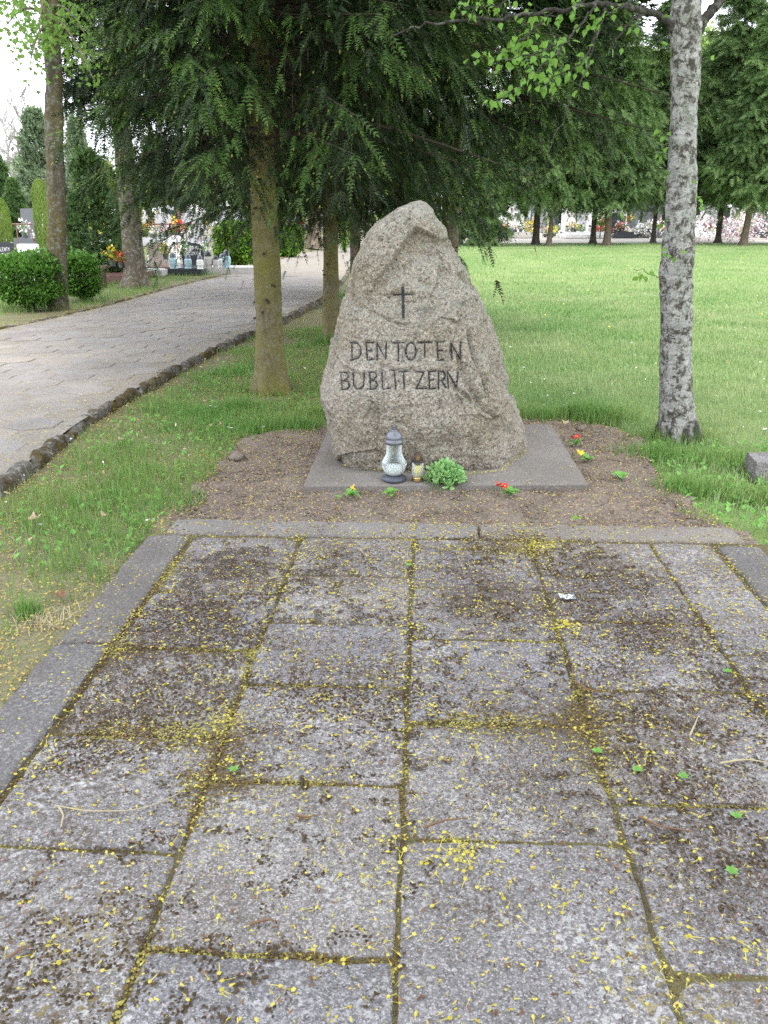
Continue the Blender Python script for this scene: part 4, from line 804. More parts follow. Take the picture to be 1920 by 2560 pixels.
limb([(1440, 602, BY-.05), (1425, 598, BY-.1), (1400, 589, BY-.12), (1372, 580, BY-.14)], .003, .0015, 7, (.6, 1), .045, seed=12)
for k, (x, y) in enumerate([(1440, 290), (1432, 285), (1448, 545), (1460, 545), (1437, 320), (1435, 372), (1432, 480), (1505, 390), (1498, 438), (1505, 432), (1500, 130), (1440, 90), (1436, 30), (1515, 130)]):
    o = BY-.14 if 1446 < x < 1500 else BY-.03; limb([(x+(6 if x < 1470 else -6), y+4, o+.06), (x, y, o), (x+(-4 if x < 1470 else 4), y-3, o-.02)], .002, .001, 3, (.6, 1), .045, seed=20+k)
# upper crown outside the picture, for its shade
mb = MB(); r = np.random.default_rng(99)
for k in range(16): O, X, L = leaf_cloud(110, (r.normal(0, .9), r.normal(0, .9)+.6, 4.8+4.5*r.random()), (.8, .8, .6), .09, 900+k, .3, .1); expand(mb, *LEAF, O, *frames(X), L)
tag(mb.build('crown', MT['birchleaf'], birch), kind='stuff')

# unseen maple added behind the viewer to shade the paving; blossom hints at one
t = thing('maple_tree', (2.9, -2.6, 0), 'large unseen maple added behind the viewpoint, its crown shading the paving', 'tree')
trunk_mb(.24, 9, 1.3, 0, 777, 16).build('trunk', [MT['bark_maple'], MT['bark_dark']], t, smooth=True); mb = MB(); r = np.random.default_rng(778)
for k in range(54):
    a_ = r.random()*6.28; q_ = 4.6*math.sqrt(r.random()); O, X, L = leaf_cloud(110, (-.2+q_*math.cos(a_)*.85, 2.0+q_*math.sin(a_)*.9, 6.2+3.2*r.random()), (1.1, 1.1, .8), .30, 779+k, .3, .1); expand(mb, *ML, O, *frames(X, nrm(r.normal(size=X.shape))), L)
tag(mb.build('crown', MT['maple'], t), kind='stuff')

# ================================================================ BUSHES
def bush(px, pb, w_px, yt, n, label, mat, size, seed, z0=.05, sy=.8, flatt=True):
    b = G(px, pb, z0); Y = b[1]; rx_ = w_px/2*S*Y/F; top = D(px, yt, Y)[2]-z0; t = thing('bush', b, label, 'bush', 'clipped bushes along the path')
    r = np.random.default_rng(seed); st = MB()
    for k in range(16):
        a = r.random()*6.28; e = np.array([math.cos(a)*rx_*.6*r.random(), math.sin(a)*rx_*.5*r.random(), top*.75]); tube([(e[0]*.25, e[1]*.25, -.03), e*.5+r.normal(0, .03, 3), e], [.014, .010, .004], 5, st)
    st.build('stem', MT['bark_dark'], t); mb = MB()
    d = nrm(r.normal(size=(n, 3))); e = .42; q = np.sign(d)*np.abs(d)**.72; rr_ = (.35+.65*r.random((n, 1))**.5)*(1+.2*fbm(d*3.2+seed, 4, seed)[:, None]*1.7); O = q*rr_*np.array([rx_, rx_*sy, top*.46]); O[:, 2] += top*.55
    lowm = O[:, 2] < top*.3; O[lowm, :2] *= (.55+.45*O[lowm, 2:3]/(top*.3)); X = nrm(d*.6+r.normal(0, .6, (n, 3))+np.array([0, 0, .3])); expand(mb, *LEAF, O, *frames(X), size*(.6+.7*r.random(n)))
    tag(mb.build('foliage', mat, t), kind='stuff')
bush(68, 672, 142, 547, 9500, 'broad clipped bush of small green leaves in front of the mossy maple', MT['bush'], .06, 101)
bush(182, 652, 86, 548, 6000, 'smaller clipped bush between mossy maple and lichen-spotted trunk', MT['bush'], .06, 102)
bush(515, 578, 96, 484, 9000, 'dense bright green bush at the bend of the path, left of the yellow-green trunk', MT['bush2'], .105, 103)
bush(622, 556, 66, 488, 6500, 'bright green bush right of the yellow-green trunk beside the far path', MT['bush2'], .12, 104)
bush(745, 545, 26, 462, 1500, 'thin green bush in the gap between the two slim spruces', MT['bush2'], .09, 105)

# ================================================================ CEMETERY
def arch(w_, h, th, kind, mb=None, m=0, c=(0, 0, 0)):
    if kind == 'round': pr = [(-w_/2, 0), (w_/2, 0)]+[(w_/2*math.cos(t), h-w_*.28+w_*.28*math.sin(t)) for t in np.linspace(0, np.pi, 11)]
    elif kind == 'flat': pr = [(-w_/2, 0), (w_/2, 0), (w_/2, h*.96), (w_/2-.03, h), (-w_/2+.03, h), (-w_/2, h*.96)]
    elif kind == 'slant': pr = [(-w_/2, 0), (w_/2*.9, 0), (w_/2, h*.8), (w_*.3, h*.86), (0, h*.9), (-w_*.3, h), (-w_/2*1.02, h*.96)]
    elif kind == 'gable': pr = [(-w_/2, 0), (w_/2, 0), (w_/2, h*.75), (w_*.32, h*.8), (w_*.15, h*.96), (0, h), (-w_*.15, h*.96), (-w_*.32, h*.8), (-w_/2, h*.75)]
    pr = np.array(pr); n = len(pr); mb = mb or MB(); A = np.stack([pr[:, 0], np.full(n, -th/2), pr[:, 1]], 1)+np.asarray(c); B = A+np.array([0, th, 0]); i = np.arange(n); V = np.vstack([A, B])
    mb.add(V, np.stack([i, (i+1) % n, (i+1) % n+n, i+n], 1)[:, ::-1], m); mb.add(A, [list(range(n))], m); mb.add(B, [list(range(n))[::-1]], m); return mb
def crossm(h, w_, th, mb=None, c=(0, 0, 0), m=0):
    mb = mb or MB(); c = np.asarray(c, float); box(c+(0, 0, h/2), (th, th*.8, h), 0, mb, m); box(c+(0, 0, h*.7), (w_, th*.74, th), 0, mb, m); return mb
kinds = [('white rounded', 'white', 'round', 1.0), ('grey rounded', 'grey', 'round', .95), ('black', 'black', 'slant', .95), ('dark grey', 'dgrey', 'flat', 1.1), ('white gabled', 'white', 'gable', 1.2), ('brown', 'brown', 'flat', .9), ('pale terrazzo', 'terr', 'gable', 1.05), ('black square', 'black', 'flat', 1.2)]
HSM = [arch(.75, h, .12, kd, c=(0, 0, .3)).mesh('headstone', [MT[mt]]) for _, mt, kd, h in kinds]
PLM = [(MB().merge(box((0, -.85, .08), (1.15, 2.1, .16))).merge(box((0, -.85, .22), (.9, 1.8, .14))).merge(box((0, -.02, .22), (1., .3, .18)))).mesh('grave_base', [MT[k]]) for k in ('terr', 'grey', 'black', 'dgrey', 'white', 'brown', 'terr', 'dgrey')]
CRM = crossm(1.0, .5, .1, None, (0, 0, .9)).mesh('cross', [MT['white']]); CRB = crossm(1.5, .7, .09, None, (0, 0, .3)).mesh('cross', [MT['iron']])
def bouquet(seed, fm, n=60, sp=.2):
    r = np.random.default_rng(seed); mb = MB(); lathe([(.0, 0), (.07, 0), (.10, .16), (.09, .16)], 8, mb, 0); O, X, L = leaf_cloud(n, (0, 0, .32), (sp, sp, .16), .1, seed, .2, .4); expand(mb, *LEAF, O, *frames(X), L, 1)
    O, X, L = leaf_cloud(n//3, (0, 0, .25), (sp, sp, .12), .13, seed+1, .2, .4); expand(mb, *LEAF, O, *frames(X), L, 2); return mb.mesh('bouquet', [MT['dgrey'], MT[fm], MT['bush']])
FL = [('white', 'f_white'), ('yellow', 'f_yel'), ('pink', 'f_pink'), ('red', 'f_red'), ('orange', 'f_or'), ('mauve', 'f_mix')]; BQ = [bouquet(120+k, f) for k, (_, f) in enumerate(FL)]
def lant(body, lid): return MB().merge(lathe([(0, 0), (.07, 0), (.07, .02), (.055, .03), (.075, .08), (.075, .16), (.05, .2)], 8)).merge(lathe([(.06, .2), (.06, .22), (.045, .26), (.015, .29), (0, .3)], 8).__class__()).add(*[(lambda q: (q.v[0], q.q[0][0]))(lathe([(.06, .2), (.06, .22), (.045, .26), (.015, .29), (.001, .3)], 8))][0], 1).mesh('grave_lantern', [MT[body], MT[lid]])
LN = [('white', lant('wax', 'lid')), ('red', lant('red', 'gold')), ('blue', lant('lens_blue', 'lid')), ('clear', lant('terr', 'black'))]
marks = [(-999, 'left of the mossy maple'), (125, 'between mossy maple and lichen trunk'), (295, 'between lichen trunk and bright bush'), (470, 'behind the bright bush'), (585, 'right of the yellow-green trunk'), (718, 'beside the boulder\'s left'), (960, 'just right of the boulder'), (1040, 'left of the near-black far trunk'), (1157, 'right of the near-black far trunk'), (1300, 'between the paired trunks and birch'), (1470, 'just right of the birch'), (1555, 'near the right picture edge')]
reg = []
def place(o, kind, p, rowname): reg.append((o, kind, float(proj(p)[0, 0]), rowname))
r = np.random.default_rng(131)
BLOCK = [(x_, y_) for x_, y_ in []]
def grave(x, Y, ki, rowname, deco=True, sc_=1.):
    z = zg(x, Y)+(.05*(1-float(step(30, 45, Y))) if x < -2 else 0); t = thing('grave', (x, Y, z), 'x', 'grave', 'graves in the cemetery', r.normal(0, .06)); t.scale = (sc_,)*3
    link('grave_base', PLM[ki], t); h = link('headstone', HSM[ki], t)
    if ki in (0, 4, 6) and Y > 40 and r.random() < .35: link('cross', CRM, t)
    if ki in (5, 1) and r.random() < .3: link('cross', CRB, t, (0, .05, 0))
    place(t, kinds[ki][0]+' headstone', np.array([x, Y, z+.6]), rowname)
    if deco:
        for k in range(r.integers(1, 4)):
            fi = r.choice(6, p=[.44, .16, .14, .08, .10, .08]); q = (x+r.normal(0, .3), Y-.4-1.4*r.random(), z+.29*sc_); o = link('bouquet', BQ[fi], None, q); s_ = .8+.6*r.random(); o.scale = (s_,)*3; o.rotation_euler = (0, 0, r.random()*6); tag(o, 'x', 'flowers', 'flowers on the graves'); place(o, FL[fi][0]+' flowers in a pot', np.array(q), rowname)
        for k in range(r.integers(1, 4)):
            li = r.choice(4, p=[.45, .15, .2, .2]); q = (x+r.normal(0, .38), Y-.3-1.6*r.random(), z+.29*sc_); o = link('grave_lantern', LN[li][1], None, q); s_ = .9+.5*r.random(); o.scale = (s_,)*3; tag(o, 'x', 'grave lantern', 'candle lanterns on the graves'); place(o, LN[li][0]+' candle lantern', np.array(q), rowname)
rn = ['front', 'second', 'third', 'fourth', 'fifth', 'sixth', 'seventh']
for ri, Y in enumerate([55.5, 60, 65, 71, 78, 87]):
    x = (985*S-960)/F*Y*1.0
    while x < (1690*S-960)/F*Y:
        if r.random() < .9: grave(x+r.normal(0, .15), Y+r.normal(0, .25), int(r.choice(8, p=[.17, .12, .17, .16, .11, .08, .09, .10])), rn[ri]+' row', ri < 4, 1+.15*r.random()+.08*ri)
        x += 1.5+.35*r.random()+.12*ri
for k in range(46):
    Y = 54.2+.9*r.random(); x = r.uniform((1000*S-960)/F*Y, (1680*S-960)/F*Y); z = zg(x, Y)
    if k % 3: fi = int(r.choice(6, p=[.3, .18, .16, .12, .14, .10])); q = (x, Y, z); o = link('bouquet', BQ[fi], None, q); s_ = 1.+.9*r.random(); o.scale = (s_,)*3; o.rotation_euler = (0, 0, r.random()*6); tag(o, 'x', 'flowers', 'flowers on the graves'); place(o, FL[fi][0]+' flowers in a pot', np.array(q), 'front gravel')
    else: li = int(r.choice(4)); q = (x, Y, z); o = link('grave_lantern', LN[li][1], None, q); o.scale = (1.3,)*3; tag(o, 'x', 'grave lantern', 'candle lanterns on the graves'); place(o, LN[li][0]+' candle lantern', np.array(q), 'front gravel')
for ri, Y in enumerate([37, 42, 48, 55, 63, 73]):
    x = (-40*S-960)/F*Y; xe = min(float(lx(Y))-2., (720*S-960)/F*Y) if Y < 52 else (735*S-960)/F*Y
    while x < xe:
        if r.random() < .92: grave(x+r.normal(0, .12), Y+r.normal(0, .25), int(r.choice(8, p=[.24, .16, .08, .1, .18, .05, .15, .04])), rn[ri]+' row', True, 1+.1*r.random())
        x += 1.45+.35*r.random()+.12*ri
from collections import Counter
reg.sort(key=lambda e: e[2]); cnt = Counter(); tot = Counter()
def seg(x): return [n_ for a_, n_ in marks if x >= a_][-1]
for o, k_, x, rw in reg: tot[(k_, seg(x), rw)] += 1
ordn = ['leftmost', 'second', 'third', 'fourth', 'fifth', 'sixth', 'seventh', 'eighth', 'ninth', 'tenth', 'eleventh', 'twelfth']
for o, k_, x, rw in reg:
    key = (k_, seg(x), rw); n = cnt[key]; cnt[key] += 1
    o['label'] = ('%s of the %s %s' % (k_, rw, seg(x))) if tot[key] == 1 else ('%s, %s in the %s %s' % (k_, ordn[min(n, 11)], rw, seg(x)))

# near graves left: rounded beige stone, cream gable stone, black stone, brown stone and their lanterns
def text_mb(lines, wd_, ht_):
    """small block letters as thin bars, one row per line"""
    GL = {'A': [(0,0,.5,1),(.5,1,1,0),(.2,.4,.8,.4)], 'B': [(0,0,0,1),(0,1,.8,.8),(.8,.8,0,.5),(0,.5,.9,.25),(.9,.25,0,0)], 'C': [(1,.9,.3,1),(.3,1,0,.5),(0,.5,.3,0),(.3,0,1,.1)], 'D': [(0,0,0,1),(0,1,.9,.5),(.9,.5,0,0)], 'E': [(0,0,0,1),(0,1,.9,1),(0,.5,.7,.5),(0,0,.9,0)], 'G': [(1,.9,.3,1),(.3,1,0,.5),(0,.5,.3,0),(.3,0,1,.1),(1,.1,1,.45),(1,.45,.6,.45)], 'H': [(0,0,0,1),(1,0,1,1),(0,.5,1,.5)], 'K': [(0,0,0,1),(0,.5,1,1),(0,.5,1,0)], 'L': [(0,1,0,0),(0,0,.9,0)], 'M': [(0,0,0,1),(0,1,.5,.4),(.5,.4,1,1),(1,1,1,0)], 'N': [(0,0,0,1),(0,1,1,0),(1,0,1,1)], 'O': [(.5,1,0,.5),(0,.5,.5,0),(.5,0,1,.5),(1,.5,.5,1)], 'R': [(0,0,0,1),(0,1,.9,.75),(.9,.75,0,.5),(.3,.5,1,0)], 'T': [(0,1,1,1),(.5,1,.5,0)], 'U': [(0,1,0,.2),(0,.2,.5,0),(.5,0,1,.2),(1,.2,1,1)], 'W': [(0,1,.25,0),(.25,0,.5,.7),(.5,.7,.75,0),(.75,0,1,1)], 'Y': [(0,1,.5,.5),(1,1,.5,.5),(.5,.5,.5,0)], 'Z': [(0,1,1,1),(1,1,0,0),(0,0,1,0)]}
    mb = MB(); z = 0
    for ln in lines:
        cw = wd_/max(len(ln), 5); x = -cw*len(ln)/2
        for ch in ln:
            for a, b, c, d in GL.get(ch, []): tube([(x+a*cw*.7, 0, z+b*ht_), (x+c*cw*.7, 0, z+d*ht_)], ht_*.07, 4, mb)
            x += cw
        z -= ht_*1.55
    return mb
def near_grave(px, pb, w_px, yt, kind, mat, base, label, txt=None, th=.12, bl=1.7):
    b = G(px, pb+17, .06); Y = b[1]; w_ = w_px*S*Y/F; zb = D(px, pb, Y)[2]-.09; h = D(px, yt, Y)[2]-.05; t = thing('grave', (b[0], Y, .052), label, 'grave')
    arch(w_, h-zb, th, kind, c=(0, 0, zb)).build('headstone', MT[mat], t)
    MB().merge(box((0, -bl/2+.1, .09), (w_*2., bl+.3, .14))).merge(box((0, -bl/2+.05, .07+zb*.35), (w_*1.7, bl, zb*.7-.02))).build('grave_base', MT[base], t); box((0, -.02, zb-.05), (w_*1.25, .3, .096)).build('plinth', MT[mat], t)
    if txt:
        m_ = text_mb(txt, w_*.8, .085); o = m_.build('lettering', MT['white'], t, loc=None); o.location = (0, -th/2-.004, zb+(h-zb)*.62)
    return t, b
near_grave(346, 571, 40, 523, 'round', 'beige', 'terr', 'beige round-topped headstone left of the black one by the path')
near_grave(383, 556, 52, 508, 'gable', 'white', 'terr', 'cream gabled headstone with thin cross behind the beige and black ones'); 
near_grave(420, 568, 44, 519, 'slant', 'black', 'black', 'black headstone with wavy top and white lettering near the bright bush', ['BOGDAN', 'LUCZKOW'])
near_grave(272, 583, 52, 530, 'round', 'brown', 'brown', 'brown granite headstone half hidden by the lichen-spotted trunk')
near_grave(16, 570, 36, 523, 'flat', 'black', 'dgrey', 'black square headstone with white lettering at the left picture edge', ['WALENTY', 'CHMUR'])
near_grave(68, 575, 42, 527, 'flat', 'white', 'white', 'white square headstone just right of the black one at left edge'); near_grave(178, 580, 40, 545, 'flat', 'white', 'terr', 'low white headstone behind the small clipped bush')
p = D(383, 530, G(383, 573, .06)[1]-.08); crossm(.42, .2, .025, None, (p[0], p[1], p[2]-.22)).build('grave_cross', MT['dgrey']); tag(bpy.data.objects['grave_cross'], 'thin dark cross fixed on the cream gabled headstone', 'cross')
def kerb_block(px, py, sx, sy, sz, mat, name, label):
    b = G(px, py, .06); o = box((0, 0, sz/2), (sx, sy, sz)).build(name, MT[mat], None); o.location = (b[0], b[1], .05); return tag(o, label, 'grave surround')
kerb_block(432, 589, 3.3, .9, .16, 'terr', 'grave_surround', 'low grey concrete surround in front of the black headstone'); kerb_block(262, 592, 2.6, .9, .2, 'brown', 'grave_surround', 'low brown granite surround left of the lichen-spotted trunk')
nl = [(375, 580, 2, 1.7, 'round blue'), (407, 580, 2, 1.6, 'tall pale blue'), (433, 581, 0, 1.5, 'white globe'), (451, 580, 3, 1.9, 'tall clear'), (467, 580, 3, 1.4, 'small grey'), (480, 578, 0, 1.5, 'squat white'), (490, 578, 2, 1.9, 'tall green-blue'), (395, 566, 0, 1.6, 'white'), (342, 566, 2, 1.5, 'pale blue'), (325, 568, 0, 1.4, 'small white')]
for x, y, li, s_, nm in nl:
    b = G(x, y, .26); o = link('grave_lantern', LN[li][1], None, b); o.scale = (s_*.72,)*3; tag(o, '%s lantern on the near grave ledge left of the bright bush' % nm, 'grave lantern', 'lanterns on the near graves')
for x, y, fi, s_, nm in [(358, 560, 1, .7, 'yellow flowers in front of the beige headstone'), (244, 575, 1, .75, 'bright yellow flowers in a vase before the brown headstone'), (392, 550, 4, .5, 'orange flowers between the beige and black headstones'), (405, 558, 0, .7, 'white flowers left of the black headstone'), (448, 558, 0, .8, 'pale flowers at the foot of the black headstone'), (262, 578, 3, .6, 'red flowers beside the yellow vase')]:
    b = G(x, y, .45); o = link('bouquet', BQ[fi], None, b); o.scale = (s_,)*3; tag(o, nm, 'flowers', 'flowers on the near graves')
# heaps of wreaths on the fresh graves at the right, red ledger, topiary, iron fence, bench
def heap(px, py, w_, h, mats, label, seed):
    b = G(px, py); rr_ = np.random.default_rng(seed); mb = MB()
    for k, m_ in enumerate(mats): O, X, L = leaf_cloud(560, (0, 0, h*.25), (w_/2, w_/2.4, h*.75), .17, seed+k, .25, .7); kp = O[:, 2] > .0; expand(mb, *LEAF, O[kp], *frames(X[kp]), L[kp], k)
    o = mb.build('wreath_heap', [MT[m_] for m_ in mats]); o.location = (b[0], b[1]+1, zg(b[0], b[1])); tag(o, label, 'wreaths')
heap(1425, 518, 3.0, 1.0, ['f_white'], 'white wreath heap behind the birch trunk', 141); heap(1545, 522, 4.6, 1.2, ['f_white', 'f_white', 'f_pink'], 'large white and pink heap of wreaths right of the birch', 142); heap(1650, 519, 4, 1.7, ['f_pink', 'f_white', 'f_white'], 'pink and white wreath heap at the right picture edge', 143); heap(1240, 515, 2.4, .7, ['f_white', 'bush'], 'low pale wreath heap on the gravel right of the red ledger', 144); heap(1145, 512, 2., .8, ['f_white', 'f_yel'], 'white and yellow wreath heap by the near-black far trunk', 145); heap(1090, 508, 2.2, 1., ['f_white', 'f_or', 'f_yel'], 'orange and white flowers beside the bending person', 146)
b = G(1243, 510); o = MB().merge(box((0, 0, .12), (1.9, 1., .24))).merge(box((0, 0, .36), (1.5, .8, .24))).build('stone_ledger', MT['brown']); o.location = (b[0], b[1]+1.2, zg(b[0], b[1])); tag(o, 'stepped red-brown granite ledger on the gravel in front of the graves', 'grave')
b = G(1213, 508); t = thing('topiary', (b[0], 53., 0.05), 'small ball-shaped green tree on a thin stem among the graves', 'shrub'); tube([(0, 0, 0), (0, 0, .9)], .03, 6).build('trunk', MT['bark_dark'], t); mb = MB(); O, X, L = leaf_cloud(600, (0, 0, 1.15), (.42, .42, .36), .13, 150, .1, .6); expand(mb, *LEAF, O, *frames(X), L); tag(mb.build('foliage', MT['thuja'], t), kind='stuff')
b = G(226, 622, .05); t = thing('bench', (b[0], b[1], .05), 'small dark wooden bench half behind the smaller clipped bush', 'bench'); box((-.45, 0, .40), (1.1, .26, .05)).build('seat', MT['wood'], t)
for x in (-.85, -.0): box((x, 0, .19), (.05, .2, .38)).build('leg', MT['wood'], t)
for nm, x, Y, lb in [('grave_rail', 20.0, 34, 'thin dark red rail among graves left of the mossy maple'), ('grave_rail', 385, 34, 'thin dark red rail behind the cream headstone')]:
    p = D(x, 505, Y); z = zg(p[0], Y)+.07; t = thing(nm, (p[0], Y, z), lb, 'railing'); tube([(-.9, 0, .85), (.9, 0, .85)], .03, 6).build('rail', MT['brown'], t)
    for k in (-.85, -.3, .3, .85): tube([(k, 0, 0), (k, 0, .85)], .022, 5).build('post', MT['brown'], t)
# person ---------------------------------------------------------------------
def person():
    Y = 54.; p = D(1078, 505, Y); t = thing('person', (p[0], Y, zg(p[0], Y)+.01), 'person in white shirt and dark blue trousers bending over a far grave', 'person')
    jt = {'pel': (0, 0, .92), 'ch': (.02, .22, 1.28), 'nk': (.02, .33, 1.42), 'hd': (.02, .42, 1.52), 'hl': (-.10, 0, .86), 'kl': (-.12, .04, .48), 'al': (-.13, 0, .08), 'fl': (-.14, .14, .04), 'hr': (.10, 0, .86), 'kr': (.12, .03, .48), 'ar': (.13, -.02, .08), 'fr': (.14, .12, .04), 'sl': (-.2, .24, 1.33), 'el': (-.27, .30, 1.06), 'wl': (-.24, .46, .86), 'sr': (.2, .24, 1.33), 'er': (.28, .30, 1.06), 'wr': (.22, .46, .86)}
    rad = {'pel': .16, 'ch': .18, 'nk': .065, 'hd': .10, 'hl': .11, 'kl': .075, 'al': .055, 'fl': .045, 'hr': .11, 'kr': .075, 'ar': .055, 'fr': .045, 'sl': .08, 'el': .055, 'wl': .042, 'sr': .08, 'er': .055, 'wr': .042}
    E = [('pel', 'ch'), ('ch', 'nk'), ('nk', 'hd'), ('pel', 'hl'), ('hl', 'kl'), ('kl', 'al'), ('al', 'fl'), ('pel', 'hr'), ('hr', 'kr'), ('kr', 'ar'), ('ar', 'fr'), ('ch', 'sl'), ('sl', 'el'), ('el', 'wl'), ('ch', 'sr'), ('sr', 'er'), ('er', 'wr')]
    K = list(jt); me = bpy.data.meshes.new('body'); me.from_pydata([jt[k] for k in K], [(K.index(a), K.index(b_)) for a, b_ in E], []); 
    for m_ in ('shirt', 'trousers', 'skin', 'hair'): me.materials.append(MT[m_])
    o = link('body', me, t); md = o.modifiers.new('skin', 'SKIN'); sv = me.skin_vertices[0].data
    for i_, k in enumerate(K): sv[i_].radius = (rad[k],)*2; sv[i_].use_root = k == 'pel'
    o.modifiers.new('sub', 'SUBSURF').levels = 2; o.modifiers['sub'].render_levels = 2
    dg = bpy.context.evaluated_depsgraph_get(); nm = bpy.data.meshes.new_from_object(o.evaluated_get(dg)); o.modifiers.clear(); o.data = nm
    while len(nm.materials) < 4: nm.materials.append(MT[('shirt', 'trousers', 'skin', 'hair')[len(nm.materials)]])
    for f in nm.polygons:
        c = f.center; f.use_smooth = True
        f.material_index = 1 if c[2] < .98 and abs(c[1]) < .2 else (2 if (c[2] < .95 and c[1] > .3) else (3 if c[2] > 1.47 else 0))
person()
# small stone at the right edge of the lawn
rb = G(1637, 1042); m1, n_ = MB(), 12
for ax_ in range(3):
    for sg in (-1, 1):
        u_, v_ = np.meshgrid(np.linspace(-1, 1, n_), np.linspace(-1, 1, n_)); p_ = np.zeros((n_*n_, 3)); p_[:, ax_] = sg; p_[:, (ax_+1) % 3] = u_.ravel()*sg; p_[:, (ax_+2) % 3] = v_.ravel(); i_ = np.arange(n_*n_).reshape(n_, n_)
        p_ = p_*np.array([.19, .11, .065]); p_ = p_*(1-.02*(np.abs(p_/np.array([.19, .11, .065])).sum(1)[:, None] > 2.6))+.008*np.stack([fbm(p_*14+k_*5, 3, 160) for k_ in range(3)], 1); m1.add(p_, np.stack([i_[:-1, :-1].ravel(), i_[:-1, 1:].ravel(), i_[1:, 1:].ravel(), i_[1:, :-1].ravel()], 1))
o = m1.build('stone_block', MT['slab']); o.location = (rb[0]+.19, rb[1]+.11, .05); o.rotation_euler = (0, 0, -.12); tag(o, 'squared grey granite block in the grass at the right picture edge', 'stone')

# ================================================================ LANTERNS AND PLANTS AT THE STONE
ZB = .058
b = G(851, 1036, ZB); lt = thing('grave_lantern', b, 'large clear glass lantern with bulging body and dark domed lid on the concrete slab', 'grave lantern')
lathe([(0, 0), (.066, 0), (.069, .006), (.066, .016), (.05, .026), (.036, .030), (.0, .030)], 40).build('foot', MT['lidbase'], lt, True)
prof = [(.034, .030), (.045, .036), (.058, .052), (.067, .074), (.069, .092), (.066, .106), (.060, .118), (.050, .134), (.0445, .15), (.0425, .17), (.0425, .205), (.043, .212)]
gl = lathe(prof+[(r_-.003, z) for r_, z in prof[::-1]], 48).build('glass_body', MT['glass'], lt, True)
cn = MB(); lathe([(0, .034), (.040, .036), (.043, .05), (.043, .078), (.040, .082), (.0, .082)], 24, cn); cn.build('candle', MT['wax'], lt, True)
mb = MB()
for zz in (.083, .104): tube([(.0688*math.cos(a), .0688*math.sin(a), zz) for a in np.linspace(0, 2*np.pi, 49)], .0013, 4, mb, 0, False)
for k in range(26):
    a = k*2*np.pi/26; tube([(.0695*math.cos(a+d_), .0695*math.sin(a+d_), z) for d_, z in ((0, .087), (.06, .094), (.14, .100))], .0016, 4, mb)
mb.build('embossed_band', MT['foil'], lt, True)
lathe([(.047, .205), (.050, .207), (.050, .222), (.047, .226), (.045, .228), (.047, .236), (.044, .252), (.036, .268), (.022, .278), (.013, .281), (.013, .29), (.017, .293), (.016, .297), (0, .297)], 40).build('lid', MT['lid'], lt, True)
for k in range(6): a = k*np.pi/3; tube([(.013*math.cos(a), .013*math.sin(a), .288), (.016*math.cos(a), .016*math.sin(a), .306)], .004, 5).build('lid_prong', MT['lid'], lt)
b = G(902, 1037, ZB); ls = thing('grave_lantern', b, 'small lantern with yellow candle and brown-gold lid right of the large one', 'grave lantern')
lathe([(0, 0), (.034, 0), (.035, .004), (.032, .010), (.034, .014), (.031, .022), (0, .022)], 28).build('foot', MT['gold'], ls, True)
prof = [(.026, .022), (.033, .03), (.0335, .06), (.031, .098), (.029, .105)]; lathe(prof+[(r_-.002, z) for r_, z in prof[::-1]], 30).build('glass_body', MT['glass'], ls, True)
lathe([(0, .024), (.0245, .025), (.0245, .085), (.0, .086)], 20).build('candle', MT['waxy'], ls, True)
lathe([(.031, .103), (.032, .105), (.030, .112), (.0, .113)], 24).build('collar', MT['iron'], ls, True)
lathe([(.027, .112), (.0265, .13), (.022, .148), (.013, .16), (.0, .162)], 6).build('lid', flat('brown_lid', (.06, .035, .03), .3, .5), ls)
for k in range(3): a = -1.57+k*2.09; mb = MB(); box((.0235*math.cos(a), .0235*math.sin(a), .133), (.004, .018, .024), a, mb); mb.build('lid_window', MT['gold'], ls)
# sedum
b = G(960, 1056, .02); sd_ = thing('sedum_plant', b, 'bushy grey-green sedum with fleshy rosettes in front of the concrete slab', 'plant'); sd_.scale = (.9, .9, .9)
SL = (np.array([[0, -.10, 0], [0, .10, 0], [.45, .24, .05], [.45, -.24, .05], [.8, .22, .13], [.8, -.22, .13], [1, 0, .2], [.5, 0, -.04]]), np.array([[0, 3, 7], [3, 5, 7], [5, 6, 7], [6, 4, 7], [4, 2, 7], [2, 1, 7], [1, 0, 7]]))
def rosette(seed, n=11, L=.041):
    r = np.random.default_rng(seed); mb = MB(); a = np.arange(n)*2.4+r.random(); el = np.linspace(.15, 1.3, n); X = np.stack([np.cos(a)*np.cos(el), np.sin(a)*np.cos(el), np.sin(el)], 1); O = X*.004; O[:, 2] += np.linspace(0, .012, n); expand(mb, *SL, O, *frames(X), L*np.linspace(1.1, .55, n)); tube([(0, 0, -.06), (0, 0, .005)], .004, 5, mb, 1); return mb.mesh('rosette', [MT['sedum'], MT['bush']], True)
RS = [rosette(170+k) for k in range(3)]; r = np.random.default_rng(175)
for k in range(46):
    a = k*2.399; q = math.sqrt((k+.5)/46); o = link('rosette', RS[k % 3], sd_, (q*.108*math.cos(a)+r.normal(0, .006), q*.085*math.sin(a)+r.normal(0, .006), .03+.115*(1-q**2.2)**.7*(.85+.25*r.random()))); o.rotation_euler = (q*.7*-math.sin(a)+r.normal(0, .1), q*.7*math.cos(a)+r.normal(0, .1), a); s_ = .85+.4*r.random(); o.scale = (s_,)*3
mb = MB(); lathe([(.12, -.02), (.09, .015), (.05, .03), (0, .035)], 16, mb); v = mb.v[0]; mb.v[0] = v+.012*fbm(v*40, 3, 3)[:, None]; mb.build('soil_mound', MT['soil'], sd_, smooth=True)
